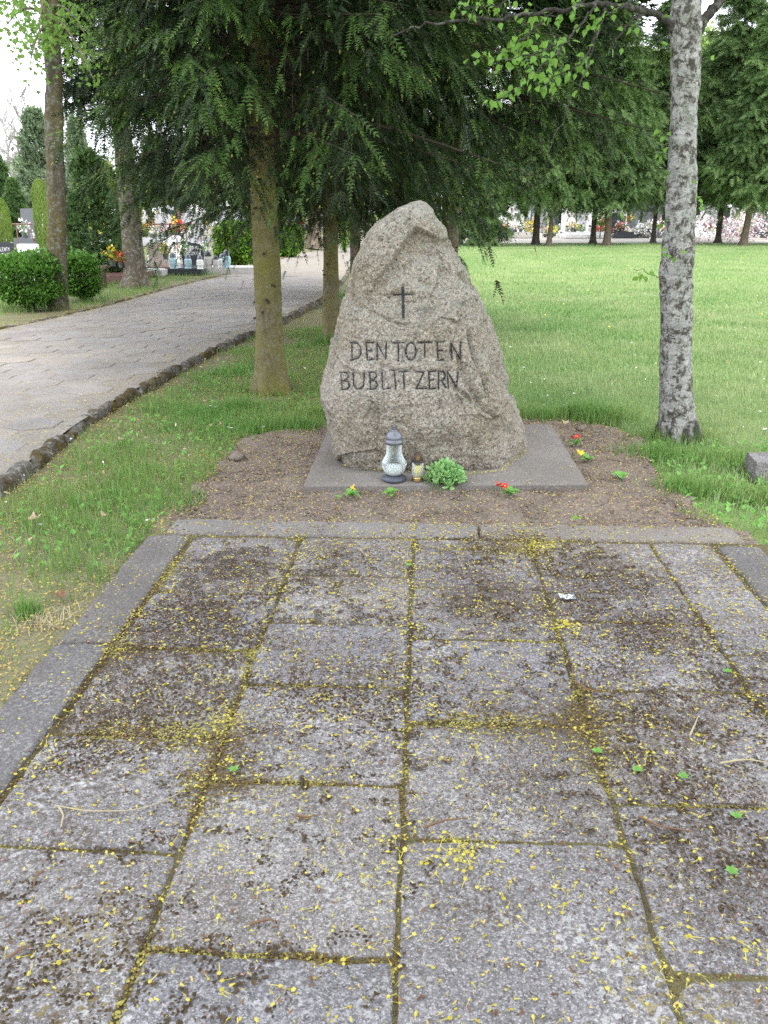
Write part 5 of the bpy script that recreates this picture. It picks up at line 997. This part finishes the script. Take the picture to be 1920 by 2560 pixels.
# primroses
PL = []
for wv in (0, 1):
    n = 7; V = []; 
    for i_ in range(n+1):
        t_ = i_/n; hw = .30*math.sin(min(1, t_*1.05)*np.pi)**.8*(.45+.75*t_)+.03*(1-t_)
        for s_ in (-1, -.5, 0, .5, 1): V.append((t_, s_*hw, .12*math.sin(t_*2.6)*1.6-.25*t_**3+.05*abs(s_)*hw*3+.012*math.sin(i_*2.5+s_*3+wv)))
    i_ = np.arange((n+1)*5).reshape(n+1, 5); PL.append(MB().add(V, np.stack([i_[:-1, :-1].ravel(), i_[1:, :-1].ravel(), i_[1:, 1:].ravel(), i_[:-1, 1:].ravel()], 1)).mesh('leaf', [MT['prim']], True))
def flower_mesh(fm):
    mb = MB(); a = np.linspace(0, 2*np.pi, 31); rr_ = .014*(1+.28*np.cos(a*5)); V = [(0, 0, -.002)]+[(r_*math.cos(t_), r_*math.sin(t_), .002) for r_, t_ in zip(rr_[:-1], a)]; mb.add(V, [[0, k+1, (k+1) % 30+1] for k in range(30)], 0); lathe([(.0035, .0005), (.002, .003), (0, .0032)], 6, mb, 1); tube([(0, 0, -.05), (0, 0, -.002)], .0013, 4, mb, 2); return mb.mesh('flower', [MT[fm], MT['f_yel'], MT['prim']])
FMs = {'red': flower_mesh('f_red'), 'yel': flower_mesh('f_yel')}
def primrose(px, py, label, col=None, nf=0, s_=1., seed=0, off=(0, 0), nl_=9):
    r = np.random.default_rng(seed); b = G(px, py, .02); t = thing('primrose', b, label, 'plant', 'primroses planted around the slab', r.random()*0); t.scale = (s_,)*3
    for k in range(nl_):
        a = k*2*np.pi/nl_+r.normal(0, .25); o = link('leaf', PL[k % 2], t, (0, 0, .004)); L = .055*(.65+.55*r.random()); o.scale = (L, L, L); o.rotation_euler = (r.normal(0, .15), -R(18+30*r.random()), a)
    for k in range(nf): o = link('flower', FMs[col], t, (off[0]+r.normal(0, .014), off[1]+r.normal(0, .012), .052+.014*r.random())); o.rotation_euler = (R(35)+r.normal(0, .25), r.normal(0, .3), r.random()*6); o.scale = (1.15,)*3
primrose(758, 1075, 'yellow primrose left of the large lantern, in the soil before the slab', 'yel', 2, 1., 181); primrose(733, 1079, 'tiny leafy primrose seedling beside the yellow primrose', None, 0, .55, 187, nl_=4)
primrose(845, 1072, 'flowerless green primrose below the large lantern', None, 0, 1., 182); primrose(1101, 1072, 'red primrose in the soil before the slab', 'red', 4, 1.05, 183, (-.055, 0)); primrose(1243, 963, 'red and yellow primrose at the slab\'s right side, furthest back', 'red', 5, 1., 184); primrose(1270, 998, 'yellow primrose at the slab\'s right side, in the middle', 'yel', 3, 1.1, 185, (-.05, 0)); primrose(1338, 1035, 'drooping green primrose at the right end of the soil bed', None, 0, 1., 186)
# clods and loose leaves
def small(name, px, py, mb, mat, label, cat, z=.045, smooth=True, rz=0):
    o = mb.build(name, mat, smooth=smooth); b = G(px, py, z); o.location = tuple(float(c) for c in b); o.rotation_euler = (0, 0, rz); return tag(o, label, cat)
def clod(seed, r_):
    k = lathe([(max(.001, r_*math.sin(t_)), -r_*.6*math.cos(t_)) for t_ in np.linspace(0, np.pi, 10)], 14); v = k.v[0]; k.v[0] = v*(1+.5*fbm(v/r_*2, 4, seed)[:, None]); return k
small('soil_clod', 512, 988, clod(1, .05), MT['soil'], 'dark clod of earth at the left corner of the soil bed', 'clod', .03); small('soil_clod', 1255, 925, clod(2, .035), MT['soil'], 'dark clod of earth by the grass behind the slab\'s right corner', 'clod', .03)
def leafy(L, curl, seed):
    v, f = ML; v = v.copy(); v[:, 2] += curl*(v[:, 0]-.5)**2+curl*v[:, 1]**2; return MB().add(v*L, f)
small('dry_leaf', 50, 1128, leafy(.09, 1.1, 1), MT['dryleaf'], 'pale tan dry leaf lying on the grass at the left edge', 'leaf', .05, False, .6)
small('dry_leaf', 135, 1298, leafy(.085, .9, 2), MT['brownbit'], 'dark red-brown dry leaf beside the left edging', 'leaf', .03, False, 2.)
small('dry_leaf', 1218, 918, leafy(.08, .9, 3), MT['dryleaf'], 'tan dry leaf behind the slab\'s right corner', 'leaf', .05, False, 1.)
small('fallen_leaf', 1228, 1124, leafy(.07, .8, 4), MT['birchleaf'], 'fresh green leaf lying on the transverse edging', 'leaf', .055, False, .2)
m_ = MB(); v, f = sheet(np.linspace(-.03, .03, 9), np.linspace(-.02, .02, 7), lambda X, Y: .008+.012*n2(X.ravel(), Y.ravel(), 50, 3).reshape(X.shape)); m_.add(v, f); small('foil_scrap', 1225, 1292, m_, MT['foil'], 'crumpled silver foil scrap on the mossy slabs', 'litter', .045, False)
def curve_thing(name, pts, rad_, mat, label, cat, z=.041, n=5):
    P = np.array([G(x, y, z) for x, y in pts]); k = len(P); t_ = np.linspace(0, k-1, 6*k); C = np.stack([np.interp(t_, np.arange(k), P[:, q]) for q in range(3)], 1)
    for _ in range(4): C[1:-1] = (C[:-2]+2*C[1:-1]+C[2:])/4
    C[:, 2] += .002+.004*np.abs(np.sin(t_*1.3)); c0 = C.mean(0); o = tube(C, np.linspace(rad_, rad_*.4, len(C)), n).build(name, mat, smooth=True, loc=c0); return tag(o, label, cat)
curve_thing('grass_stalk', [(120, 1742), (190, 1757), (270, 1755), (340, 1740), (398, 1712)], .0022, MT['straw'], 'long pale curved dry stalk lying on the left slabs', 'stalk')
twc = MT['brownbit']
for pts, lb in [([(128, 1745), (138, 1765), (132, 1790)], 'forked brown spruce twig at the end of the pale stalk'), ([(95, 1882), (80, 1895), (72, 1920)], 'short brown twig on the lower left slab'), ([(20, 2070), (45, 2055), (68, 2048)], 'brown twig lying near the lower left corner'), ([(540, 1998), (580, 1990), (600, 1994)], 'short brown catkin lying on the big lower slab'), ([(640, 1762), (665, 1770), (690, 1762)], 'tiny brown twig near the middle mossy joint'), ([(1380, 1765), (1425, 1790), (1500, 1800)], 'branched brown twig on the right-hand slabs'), ([(1245, 1475), (1262, 1490), (1300, 1500)], 'brown twig on the mossy right slabs'), ([(915, 1790), (955, 1777), (1010, 1770)], 'brown twig in yellow blossoms at the central joint'), ([(1555, 1650), (1610, 1644), (1659, 1650)], 'thin pale twig at the right edge of the paving'), ([(1490, 1590), (1500, 1570), (1508, 1550)], 'tiny white curled stalk on the right slabs')]:
    curve_thing('twig', pts, .0035, MT['straw'] if 'pale' in lb or 'white' in lb else twc, lb, 'twig')

# ================================================================ GRASS, MOSS, LITTER
def blades(P, h, w_, mat, name, seed=0, bend=.5, three=True):
    r = np.random.default_rng(seed); n = len(P); a = r.random(n)*6.283; d = np.stack([np.cos(a), np.sin(a), np.zeros(n)], 1); s = np.stack([-d[:, 1], d[:, 0], np.zeros(n)], 1); b = (bend*r.random(n)*h)[:, None]; hh = h[:, None]*np.array([0, 0, 1.]); ww = (w_ if np.isscalar(w_) else w_[:, None])
    mb = MB()
    if three:
        V = np.stack([P-s*ww, P+s*ww, P+hh*.55+d*b*.35+s*ww*.75, P+hh*.55+d*b*.35-s*ww*.75, P+hh*(1-.2*b/h[:, None])+d*b], 1).reshape(-1, 3); k = np.arange(n)*5
        mb.add(V, np.stack([k, k+1, k+2, k+3], 1)); mb.v.append(np.zeros((0, 3))); mb.q.append((np.stack([k+3, k+2, k+4], 1), np.zeros(n, int)))
    else:
        V = np.stack([P-s*ww, P+s*ww, P+hh+d*b], 1).reshape(-1, 3); k = np.arange(n)*3; mb.add(V, np.stack([k, k+1, k+2], 1))
    return tag(mb.build(name, mat), kind='stuff')
# verge left of the soil
def soilmask(x, y): return inpoly(x, y, sp)
pav = [W2(oL-.02, .3), W2(oR+.03, .3), W2(oR+.03, v2), W2(oL-.02, v2)]
q = scatter([(-4, 1.6), (1.4, 1.6), (1.4, 22), (-4, 22)], 420000); q = q[(q[:, 0] > kx(q[:, 1])+.10)]; q = q[~soilmask(q[:, 0]+.24*n2(q[:, 0], q[:, 1], 5, 8)-.04+.12*rng.random(len(q)), q[:, 1]+.24*n2(q[:, 0], q[:, 1], 5, 9)-.05*rng.random(len(q))) & ~inpoly(q[:, 0], q[:, 1], pav)]; q = q[q[:, 0] < .75+.3*n2(q[:, 0], q[:, 1], 1, 4)]; q = q[inframe(q[:, 0], q[:, 1], 0., 30, 0)]
nn = n2(q[:, 0], q[:, 1], 1.15, 41, 4); dk = q[:, 0]-kx(q[:, 1]); de = (q@UH)-oL
bare = .75*np.exp(-(dk/.42)**2)+.75*np.exp(-(np.maximum(0, -de)/.2)**2)*(q[:, 1] < vend+.2)
prob = np.clip(.48+1.9*nn-bare, .02, 1)*np.clip(9/np.maximum(4, q[:, 1])**1.05, .15, 1.); keep = rng.random(len(q)) < prob; q = q[keep]; nn = nn[keep]
hh = (.030+.05*rng.random(len(q))**2)*(1+.7*np.clip(nn*2, 0, 1)); blades(np.column_stack([q, np.zeros(len(q))-.005]), hh, .0022+.0012*(q[:, 1] > 8), MT['grass_near'], 'verge_grass', 1)
# lawn to the right and behind
q = scatter([(.1, 3.2), (3.2, 3.0), (12, 22), (-.6, 22), (-.3, 6.4)], 420000); q = q[~soilmask(q[:, 0]+.24*n2(q[:, 0], q[:, 1], 5, 8)-.12*rng.random(len(q)), q[:, 1]+.24*n2(q[:, 0], q[:, 1], 5, 9)-.05*rng.random(len(q))) & ~inpoly(q[:, 0], q[:, 1], pav) & ~inpoly(q[:, 0], q[:, 1], np.array(bc)[:, :2]) & inframe(q[:, 0], q[:, 1], 0., 30, 0)]
q = q[rng.random(len(q)) < np.clip(8/q[:, 1], .25, 1)*(1-step(12, 22, q[:, 1]))]; nn = n2(q[:, 0], q[:, 1], 1., 43, 4); tall = step(.75, .0, np.abs(q[:, 1]-6.25)/.6)*(q[:, 0] < 1.7); hh = (.028+.045*rng.random(len(q))**2)*(1+.8*np.clip(nn, 0, 1)+.9*tall*rng.random(len(q)))
blades(np.column_stack([q, np.zeros(len(q))-.012]), hh, .002+.00022*q[:, 1], MT['grass'], 'lawn_grass', 2)
q = scatter([(-1.2, 11), (7, 11), (24, 46.5), (-1, 46.5)], 170000); q = q[rng.random(len(q)) < step(10, 23, q[:, 1])]; q = q[inframe(q[:, 0], q[:, 1], 0., 30, 0)]; blades(np.column_stack([q, np.zeros(len(q))-.015]), .035+.04*rng.random(len(q)), .0075, MT['grass'], 'far_lawn_grass', 3, three=False)
# verge beyond the path
q = np.stack([rng.uniform(-12, -3.5, 160000), rng.uniform(9, 34, 160000)], 1); q = q[(q[:, 0] < lx(q[:, 1])-.12-.15*rng.random(len(q))) & inframe(q[:, 0], q[:, 1], .1, 30, 0)]; nn = n2(q[:, 0], q[:, 1], .8, 47); q = q[rng.random(len(q)) < np.clip(.5+1.3*nn, .03, 1)*np.clip(14/q[:, 1], .3, 1)]
blades(np.column_stack([q, zleft(q[:, 0], q[:, 1])]), .05+.07*rng.random(len(q)), .004, MT['grass_near'], 'bank_grass', 4, three=False)
# tall tufts: round trunks, stone and slab edges
tp, th_ = [], []
for x, y, n, sp_, h in [(588, 850, 260, .22, .10), (720, 742, 420, .3, .16), (1462, 948, 620, .26, .12), (1290, 908, 900, .30, .15), (1170, 905, 700, .25, .12), (640, 925, 900, .28, .11), (560, 930, 400, .2, .09), (1420, 985, 700, .25, .10), (1500, 1060, 900, .22, .09), (1570, 1000, 900, .3, .09), (1640, 1080, 700, .22, .09), (60, 1330, 160, .05, .10), (430, 900, 260, .15, .11), (520, 880, 300, .16, .12), (690, 905, 400, .12, .14), (1245, 905, 300, .1, .16)]:
    c = G(x, y); tp.append(np.column_stack([c[0]+rng.normal(0, sp_*.5, n), c[1]+rng.normal(0, sp_*.35, n), np.full(n, -.01)])); th_.append(h*(.5+.7*rng.random(n)))
tp = np.concatenate(tp); th_ = np.concatenate(th_); ok = ~inpoly(tp[:, 0], tp[:, 1], np.array(bc)[:, :2]) & ~inpoly(tp[:, 0], tp[:, 1], pav); blades(tp[ok], th_[ok], .0022, MT['grass_near'], 'tall_grass', 5, .7)
# broad-leaved weeds and clover in the verge and soil edges
q = scatter([(-3, 2.2), (-.9, 3.6), (-.5, 7), (-1.6, 9), (-2.2, 5)], 2600); q = q[(q[:, 0] > kx(q[:, 1])+.15) & ~soilmask(q[:, 0], q[:, 1])]; q2 = scatter([(1.35, 3.7), (3, 3.2), (3, 5.6), (1.6, 5.6)], 1800); q = np.concatenate([q, q2[~soilmask(q2[:, 0], q2[:, 1]) & ~inpoly(q2[:, 0], q2[:, 1], pav)]]); n = len(q); a = rng.random(n)*6.28
X = np.stack([np.cos(a), np.sin(a), .5+.3*rng.random(n)], 1); mb = MB(); expand(mb, *LEAF, np.column_stack([q, np.full(n, .012)]), *frames(X), .025+.025*rng.random(n)); tag(mb.build('weeds', MT['prim']), kind='stuff')
q = scatter([(-2.4, 2.2), (-.9, 3.6), (-.8, 5), (-1.6, 7), (-2.2, 5)], 1500); q = q[(q[:, 0] > kx(q[:, 1])+.1) & ~inpoly(q[:, 0], q[:, 1], pav)]; n = len(q); c = G(95, 1345); q = np.concatenate([q, np.stack([c[0]+rng.normal(0, .05, 120), c[1]+rng.normal(0, .05, 120)], 1)]); n = len(q); blades(np.column_stack([q, np.full(n, .0)]), .02+.03*rng.random(n), .0018, MT['straw'], 'straw', 6, 2.2)

# fallen maple blossom: a small head on a stalk
a = np.arange(5)*2*np.pi/5; BH = [(0, 0, .5)]+[(.55*math.cos(t_)*(1+.3*(k % 2)), .55*math.sin(t_), .12) for k, t_ in enumerate(a)]; BV = np.array(BH+[(.3, -.08, .1), (.3, .08, .1), (3.1, .5, .12), (1.7, .12, .1), (1.7, .3, .1)]); BF = np.array([[0, 1, 2], [0, 2, 3], [0, 3, 4], [0, 4, 5], [0, 5, 1], [6, 9, 10], [6, 10, 7], [9, 8, 10]])
SC = (np.array([[0, -.2, 0], [1, -.12, .2], [1.1, .1, .1], [.1, .25, .25]]), np.array([[0, 1, 2], [0, 2, 3]]))
def litter(q, z, size, mat, name, tmpl=(BV, BF), tilt=.25):
    n = len(q); a = rng.random(n)*6.28; X = np.stack([np.cos(a), np.sin(a), rng.normal(0, tilt*.4, n)], 1); mb = MB(); up = nrm(np.array([0, 0, 1.])+rng.normal(0, tilt, (n, 3))); expand(mb, *tmpl, np.column_stack([q, np.broadcast_to(z, (n,))]), *frames(X, up), size*(.6+.8*rng.random(n))); return tag(mb.build(name, mat), kind='stuff')
CB = (np.array([(0, 0, 1.)]+[((.7+.6*((k*3) % 5)/4)*math.cos(k*1.047), (.7+.6*((k*2) % 5)/4)*math.sin(k*1.047), -.1) for k in range(6)]), np.array([[0, 1+k, 1+(k+1) % 6] for k in range(6)]))
PAVE = [W2(oL, .8), W2(oR, .8), W2(oR, v2), W2(oL, v2)]
q = scatter(PAVE, 38000); q = q[inframe(q[:, 0], q[:, 1], .04, 20, 20)]; dn = n2(q[:, 0], q[:, 1], 1.1, 61); uu = q@UH; vv = q@VH
dj = np.min(np.abs(uu[:, None]-np.array(cu)[None]), 1); prob = np.clip(.30+.35*dn+.22*np.clip((vv-1.8)/2, 0, 1), .06, 1)*(.62+.45*np.exp(-(dj/.05)**2)); q1 = q[rng.random(len(q)) < prob]
kq = rng.random(len(q1)); BV2 = BV.copy(); BV2[8] = (2.2, 1.3, .1); BV2[9:, 1] += .25; BV2[:6, :2] *= np.array([1.1, .75]); BV3 = BV.copy(); BV3[8] = (2.5, -.9, .6); BV3[:6] *= .8; BV3[:6, 2] += .25
litter(q1[kq < .3], .041, .0074, MT['petal'], 'fallen_blossoms'); litter(q1[(kq >= .3) & (kq < .52)], .041, .0070, MT['petal'], 'bent_blossoms', (BV2, BF), .5); litter(q1[(kq >= .52) & (kq < .7)], .041, .0068, MT['petal2'], 'wilted_blossoms', (BV3, BF), .6); litter(q1[kq >= .7], .040, .0085, MT['petal2'], 'petals', SC, .5)

cl_ = np.concatenate([np.stack([c[0]+rng.normal(0, .035, n), c[1]+rng.normal(0, .03, n)], 1) for c, n in [(G(980, 1860, .04), 26), (G(1000, 1835, .04), 18), (G(850, 1820, .04), 14), (G(1220, 1350, .04), 50), (G(1180, 1180, .04), 40), (G(1390, 1640, .04), 14), (G(90, 1650, .04), 16), (G(1600, 2040, .04), 12)]]); litter(cl_, .043, .0085, MT['petal'], 'blossom_clusters')
q = scatter(PAVE, 15000); q = q[inframe(q[:, 0], q[:, 1], .04, 20, 20)]; vv = q@VH; q = q[rng.random(len(q)) < .25+.75*np.clip((vv-1.8)/1.6, 0, 1)]; k = rng.random(len(q)); litter(q[k < .45], .04, .011, MT['brownbit'], 'bud_scales', SC); litter(q[(k >= .45) & (k < .75)], .04, .006, MT['pink'], 'pink_bud_scales', SC); litter(q[k >= .75], .04, .009, MT['tan'], 'dry_blossoms', SC)
q = scatter(SOIL, 26000); ins_ = inpoly(q[:, 0], q[:, 1], np.array(bc)[:, :2]); qb = q[ins_]; q = q[~ins_ & ~inpoly(q[:, 0], q[:, 1], pav)]; k = rng.random(len(q)); dn = n2(q[:, 0], q[:, 1], 2.2, 63); ky = k < .16+.14*dn
litter(q[ky], .026, .0095, MT['petal'], 'blossoms_on_soil', SC, .5); litter(q[(k > .3) & (k < .55)], .026, .010, MT['tan'], 'dry_bits_on_soil', SC, .5); litter(q[(k > .55) & (k < .70)], .026, .008, MT['pink'], 'pink_bits_on_soil', SC, .5); litter(q[k > .72], .025, .012, MT['brownbit'], 'brown_bits_on_soil', SC, .5)
q = scatter(SOIL, 16000); q = q[~inpoly(q[:, 0], q[:, 1], np.array(bc)[:, :2]) & ~inpoly(q[:, 0], q[:, 1], pav)]; n = len(q); a_ = rng.random(n)*6.28; mb = MB(); expand(mb, *CB, np.column_stack([q, np.full(n, .012)]), *frames(np.stack([np.cos(a_), np.sin(a_), np.zeros(n)], 1)), .004+.011*rng.random(n)**3); tag(mb.build('soil_crumbs', MT['soil']), kind='stuff')
dn = n2(qb[:, 0], qb[:, 1], 4, 64); qb = qb[rng.random(len(qb)) < np.clip(.02+.5*dn, .015, 1)]; litter(qb, .062, .009, MT['petal'], 'blossoms_on_base', SC, .3)
cr_ = []
for t_ in np.linspace(0, 1, 60):
    x = np.interp(t_, [0, .3, .6, .8, 1], [745, 830, 1000, 1080, 1135]); y = np.interp(t_, [0, .3, .6, .8, 1], [1006, 1017, 1025, 1018, 975]); c = G(x, y, .06); cr_.append(np.stack([c[0]+rng.normal(0, .012, 6), c[1]-.005+rng.normal(0, .01, 6)], 1))
litter(np.concatenate(cr_), .066, .009, MT['petal'], 'blossoms_at_foot', SC, .5)
q = scatter([(-4, 1.8), (.6, 1.8), (.6, 14), (-4, 14)], 150000); q = q[(q[:, 0] > kx(q[:, 1])+.06) & ~soilmask(q[:, 0], q[:, 1]) & ~inpoly(q[:, 0], q[:, 1], pav) & inframe(q[:, 0], q[:, 1], 0, 20, 0)]; dn = n2(q[:, 0], q[:, 1], 1.4, 65); q = q[rng.random(len(q)) < np.clip(.35+.6*dn+.5*np.exp(-((q[:, 0]-kx(q[:, 1]))/.4)**2)+.5*np.exp(-(np.maximum(0, oL-q@UH)/.4)**2), .05, 1)*np.clip(5/q[:, 1], .2, 1)]; k = rng.random(len(q)); zq = .006+.035*rng.random(len(q))*(rng.random(len(q)) < .6)
litter(q[k < .55], zq[k < .55], .0085, MT['petal'], 'blossoms_in_grass', SC, .6); litter(q[k >= .55], zq[k >= .55]*.3, .013, MT['tan'], 'dry_bits_in_grass', SC, .6)
q = np.stack([rng.uniform(-6, -1, 60000), rng.uniform(4, 26, 60000)], 1); q = q[(q[:, 0] > lx(q[:, 1])+.0) & (q[:, 0] < kx(q[:, 1])-.05) & inframe(q[:, 0], q[:, 1], .1, 20, 0)]; e = np.minimum(q[:, 0]-lx(q[:, 1]), kx(q[:, 1])-q[:, 0]); dn = n2(q[:, 0], q[:, 1], .9, 67); q = q[rng.random(len(q)) < np.clip(.18+.6*dn+.75*np.exp(-(e/.3)**2), .03, 1)]; litter(q, zleft(q[:, 0], q[:, 1])+.022, .011, MT['petal'], 'blossoms_on_path', SC, .3)
q = np.stack([rng.uniform(-9, -3.5, 26000), rng.uniform(9, 24, 26000)], 1); q = q[(q[:, 0] < lx(q[:, 1])+.05) & (q[:, 0] > lx(q[:, 1])-1.3) & inframe(q[:, 0], q[:, 1], .1, 20, 0)]; q = q[rng.random(len(q)) < .2+.8*np.exp(-((lx(q[:, 1])-q[:, 0])/.4)**2)]; litter(q, zleft(q[:, 0], q[:, 1])+.012, .013, MT['petal'], 'blossoms_on_bank', SC, .4)
q = np.concatenate([scatter([(.8, 5.8), (3.2, 5), (9, 18), (.4, 18)], 420), scatter([(-2.5, 3), (-.8, 4), (-.6, 9), (-2, 9)], 130)]); q = q[inframe(q[:, 0], q[:, 1], 0, 10, 0) & ~soilmask(q[:, 0], q[:, 1])]; kq = rng.random(len(q)); litter(q[kq < .5], .05, .022, MT['f_white'], 'pale_flecks', SC, .6); litter(q[kq >= .5], .045, .03, MT['dryleaf'], 'dry_leaf_bits', SC, .7)
# dandelions on the lawn
q = scatter([(0, 8), (4, 8), (16, 40), (0, 40)], 110); mb = MB(); n = len(q); expand(mb, BV[:6], BF[:5], np.column_stack([q, np.full(n, .05)]), *frames(np.tile([1., 0, 0], (n, 1))), .03); tag(mb.build('dandelions', MT['f_yel']), kind='stuff')

# moss: cushions in the joints, dark tufts on the slabs
a = np.arange(6)*np.pi/3; DM = (np.array([(0, 0, .55)]+[(math.cos(t_), math.sin(t_), 0) for t_ in a]+[(.62*math.cos(t_+.5), .62*math.sin(t_+.5), .38) for t_ in a]), np.array([[1+k, 1+(k+1) % 6, 7+k] for k in range(6)]+[[7+k, 1+(k+1) % 6, 7+(k+1) % 6] for k in range(6)]+[[0, 7+k, 7+(k+1) % 6] for k in range(6)]))
DS = (np.array([(0, 0, .5)]+[(math.cos(t_)*(1+.2*(k % 2)), math.sin(t_), 0) for k, t_ in enumerate(a)]), np.array([[0, 1+k, 1+(k+1) % 6] for k in range(6)]))
jp = []
for u in cu[1:5]: v_ = np.linspace(.9, vend, 2600); jp.append(np.stack([u+rng.normal(0, .011, 2600), v_], 1))
jp.append(np.stack([cu[0]+rng.normal(0, .008, 1500), np.linspace(1, vend, 1500)], 1)); jp.append(np.stack([cu[5]+.01+rng.normal(0, .008, 900), np.linspace(1.6, vend, 900)], 1))
for u0, u1, a_, b_ in SLABS: n = int((u1-u0)*1000); jp.append(np.stack([np.linspace(u0, u1, n), a_+rng.normal(0, .011, n)], 1))
jp.append(np.stack([np.linspace(ul, ur, 1500), vend+.004+rng.normal(0, .007, 1500)], 1))
jp = np.concatenate(jp+[j_+rng.normal(0, .004, j_.shape) for j_ in jp]+[j_+rng.normal(0, .006, j_.shape) for j_ in jp]); qx = jp[:, 0]*UH[0]+jp[:, 1]*VH[0]; qy = jp[:, 0]*UH[1]+jp[:, 1]*VH[1]; dn = n2(qx, qy, 1.9, 71, 3); spread = np.clip(dn+.04, 0, .5)*.095; qx = qx+rng.normal(0, 1, len(qx))*spread; qy = qy+rng.normal(0, 1, len(qy))*spread; kp = rng.random(len(qx)) < np.clip(.30+2.6*dn, .03, 1)
ok = kp & inframe(qx, qy, .04, 20, 20); q = np.stack([qx, qy], 1)[ok]; dn = dn[ok]; g2 = n2(q[:, 0], q[:, 1], 5, 73)+rng.normal(0, .15, len(q)); zz = .028+.012*np.clip(dn*2, 0, 1)
def tufts(q, z, s_, mat, name, tmpl): n = len(q); a_ = rng.random(n)*6.28; mb = MB(); expand(mb, *tmpl, np.column_stack([q, np.broadcast_to(z, (n,))]), *frames(np.stack([np.cos(a_), np.sin(a_), np.zeros(n)], 1)), s_); return tag(mb.build(name, mat, smooth=True), kind='stuff')
sel = g2 > -.02; tufts(q[sel], zz[sel], .0030*(.5+.9*rng.random(sel.sum())), MT['mossgreen'], 'joint_moss', DS); tufts(q[~sel], zz[~sel], .0030*(.5+.9*rng.random((~sel).sum())), MT['mossbrown'], 'brown_joint_moss', DS)
def wqf(uu, vv):
    wq = np.zeros(len(uu))
    for x_, y_, r_, a_ in [(1060, 1300, .20, 1.), (1000, 1240, .16, .7), (1300, 1250, .24, .9), (1230, 1310, .20, 1.), (1390, 1370, .22, .9), (1330, 1440, .14, .7), (1430, 1560, .20, 1.), (1480, 1690, .17, 1.), (1390, 1630, .13, .8), (1600, 1870, .20, 1.), (1560, 1700, .14, .7), (480, 1225, .18, .9), (400, 1345, .20, .9), (560, 1390, .12, .8), (700, 1500, .20, .8), (640, 1590, .14, .7), (760, 1210, .22, .5), (250, 1560, .14, .6), (1010, 1530, .14, .5), (1640, 1500, .2, .7), (1150, 1700, .16, .5), (1560, 1260, .05, .5)]:
        c_ = uv(x_, y_); wq = np.maximum(wq, a_*np.exp(-((uu-c_[0])**2+(vv-c_[1])**2)/r_**2))
    return wq
q = scatter(PAVE, 150000); q = q[inframe(q[:, 0], q[:, 1], .04, 20, 20)]; dn = n2(q[:, 0], q[:, 1], 1.6, 75, 4); cl_ = vnoise(np.column_stack([q*28, np.zeros(len(q))]), 77); uu, vv = q@UH, q@VH
reg_ = .30*np.exp(-((uu-.45)/.45)**2-((vv-2.75)/.55)**2)+.14*(uu > .35)+.12*np.exp(-((uu+.75)/.4)**2-((vv-2.75)/.4)**2)-.20*((uu < -.35) & (vv < 1.9))-.35*((uu < iL) | (uu > iR))
q = q[(dn+reg_*.6-.17*((uu < .4) & (vv < 1.8))+.45*cl_+.30*wqf(uu, vv)) > .24]; q = q[rng.random(len(q)) < .8]; mb = MB(); kk = rng.integers(0, 7, len(q))
for k in range(7):
    jr = .45+.95*rng.random(6); dv = DS[0].copy(); dv[1:] *= jr[:, None]; dv[:, 0] *= 1.25; n = int((kk == k).sum()); a_ = rng.random(n)*6.28; expand(mb, dv, DS[1], np.column_stack([q[kk == k], np.full(n, .036)]), *frames(np.stack([np.cos(a_), np.sin(a_), np.zeros(n)], 1)), .0029*(.45+1.2*rng.random(n)))
tag(mb.build('slab_moss', MT['mossdark'], smooth=True), kind='stuff')
q = scatter(PAVE, 230000); q = q[inframe(q[:, 0], q[:, 1], .04, 20, 20)]; uu, vv = q@UH, q@VH; dn = n2(q[:, 0], q[:, 1], 2.2, 79, 4)
wq = wqf(uu, vv)
q = q[(rng.random(len(q)) < np.clip((1.25*wq+.14)*(.85+1.3*dn)-.06, 0, 1)) & (uu > iL) & (uu < iR)]; k = rng.random(len(q)); litter(q[k < .6], .039, .0072, MT['debris'], 'brown_debris', SC, .6); litter(q[k >= .6], .039, .0045, MT['brownbit'], 'reddish_debris', SC, .6)
# seedlings in the joints
for k, (x, y) in enumerate([(883, 1222), (1475, 1680), (1570, 1452), (1375, 1665), (1590, 1765), (505, 1665), (1290, 1625), (1580, 1885)]):
    n = 6; c = G(x, y, .042); a_ = np.arange(n)*1.05; X = np.stack([np.cos(a_), np.sin(a_), np.full(n, .6)], 1); mb = MB(); expand(mb, *LEAF, np.tile(c, (n, 1)), *frames(X), .016+.006*rng.random(n))
    tag(mb.build('seedling', MT['prim'], loc=c), ['pale seedling in the far central joint', 'green seedling in the right joint below the mossy slabs', 'yellow-green seedling near the right picture edge', 'small seedling left of the right joint seedling', 'lone seedling at the lower right slab', 'seedling in the left joint by the moss', 'clover-like seedling in the joint right of centre', 'seedling in the lower right joint'][k], 'seedling', 'seedlings in the paving joints')
open('/tmp/cnt.txt','w').write('\n'.join(f'{o.name} {len(o.data.loops)-2*len(o.data.polygons)}' for o in sorted((o for o in bpy.data.objects if o.type=='MESH'),key=lambda o:-len(o.data.loops))[:60])+'\nTOTAL %d'%sum(len(m_.loops)-2*len(m_.polygons) for m_ in bpy.data.meshes))
print('objects', len(bpy.data.objects), 'tris', sum(len(m_.loops)-2*len(m_.polygons) for m_ in bpy.data.meshes), 'leaves', nleaf, 'hex', len(cand))
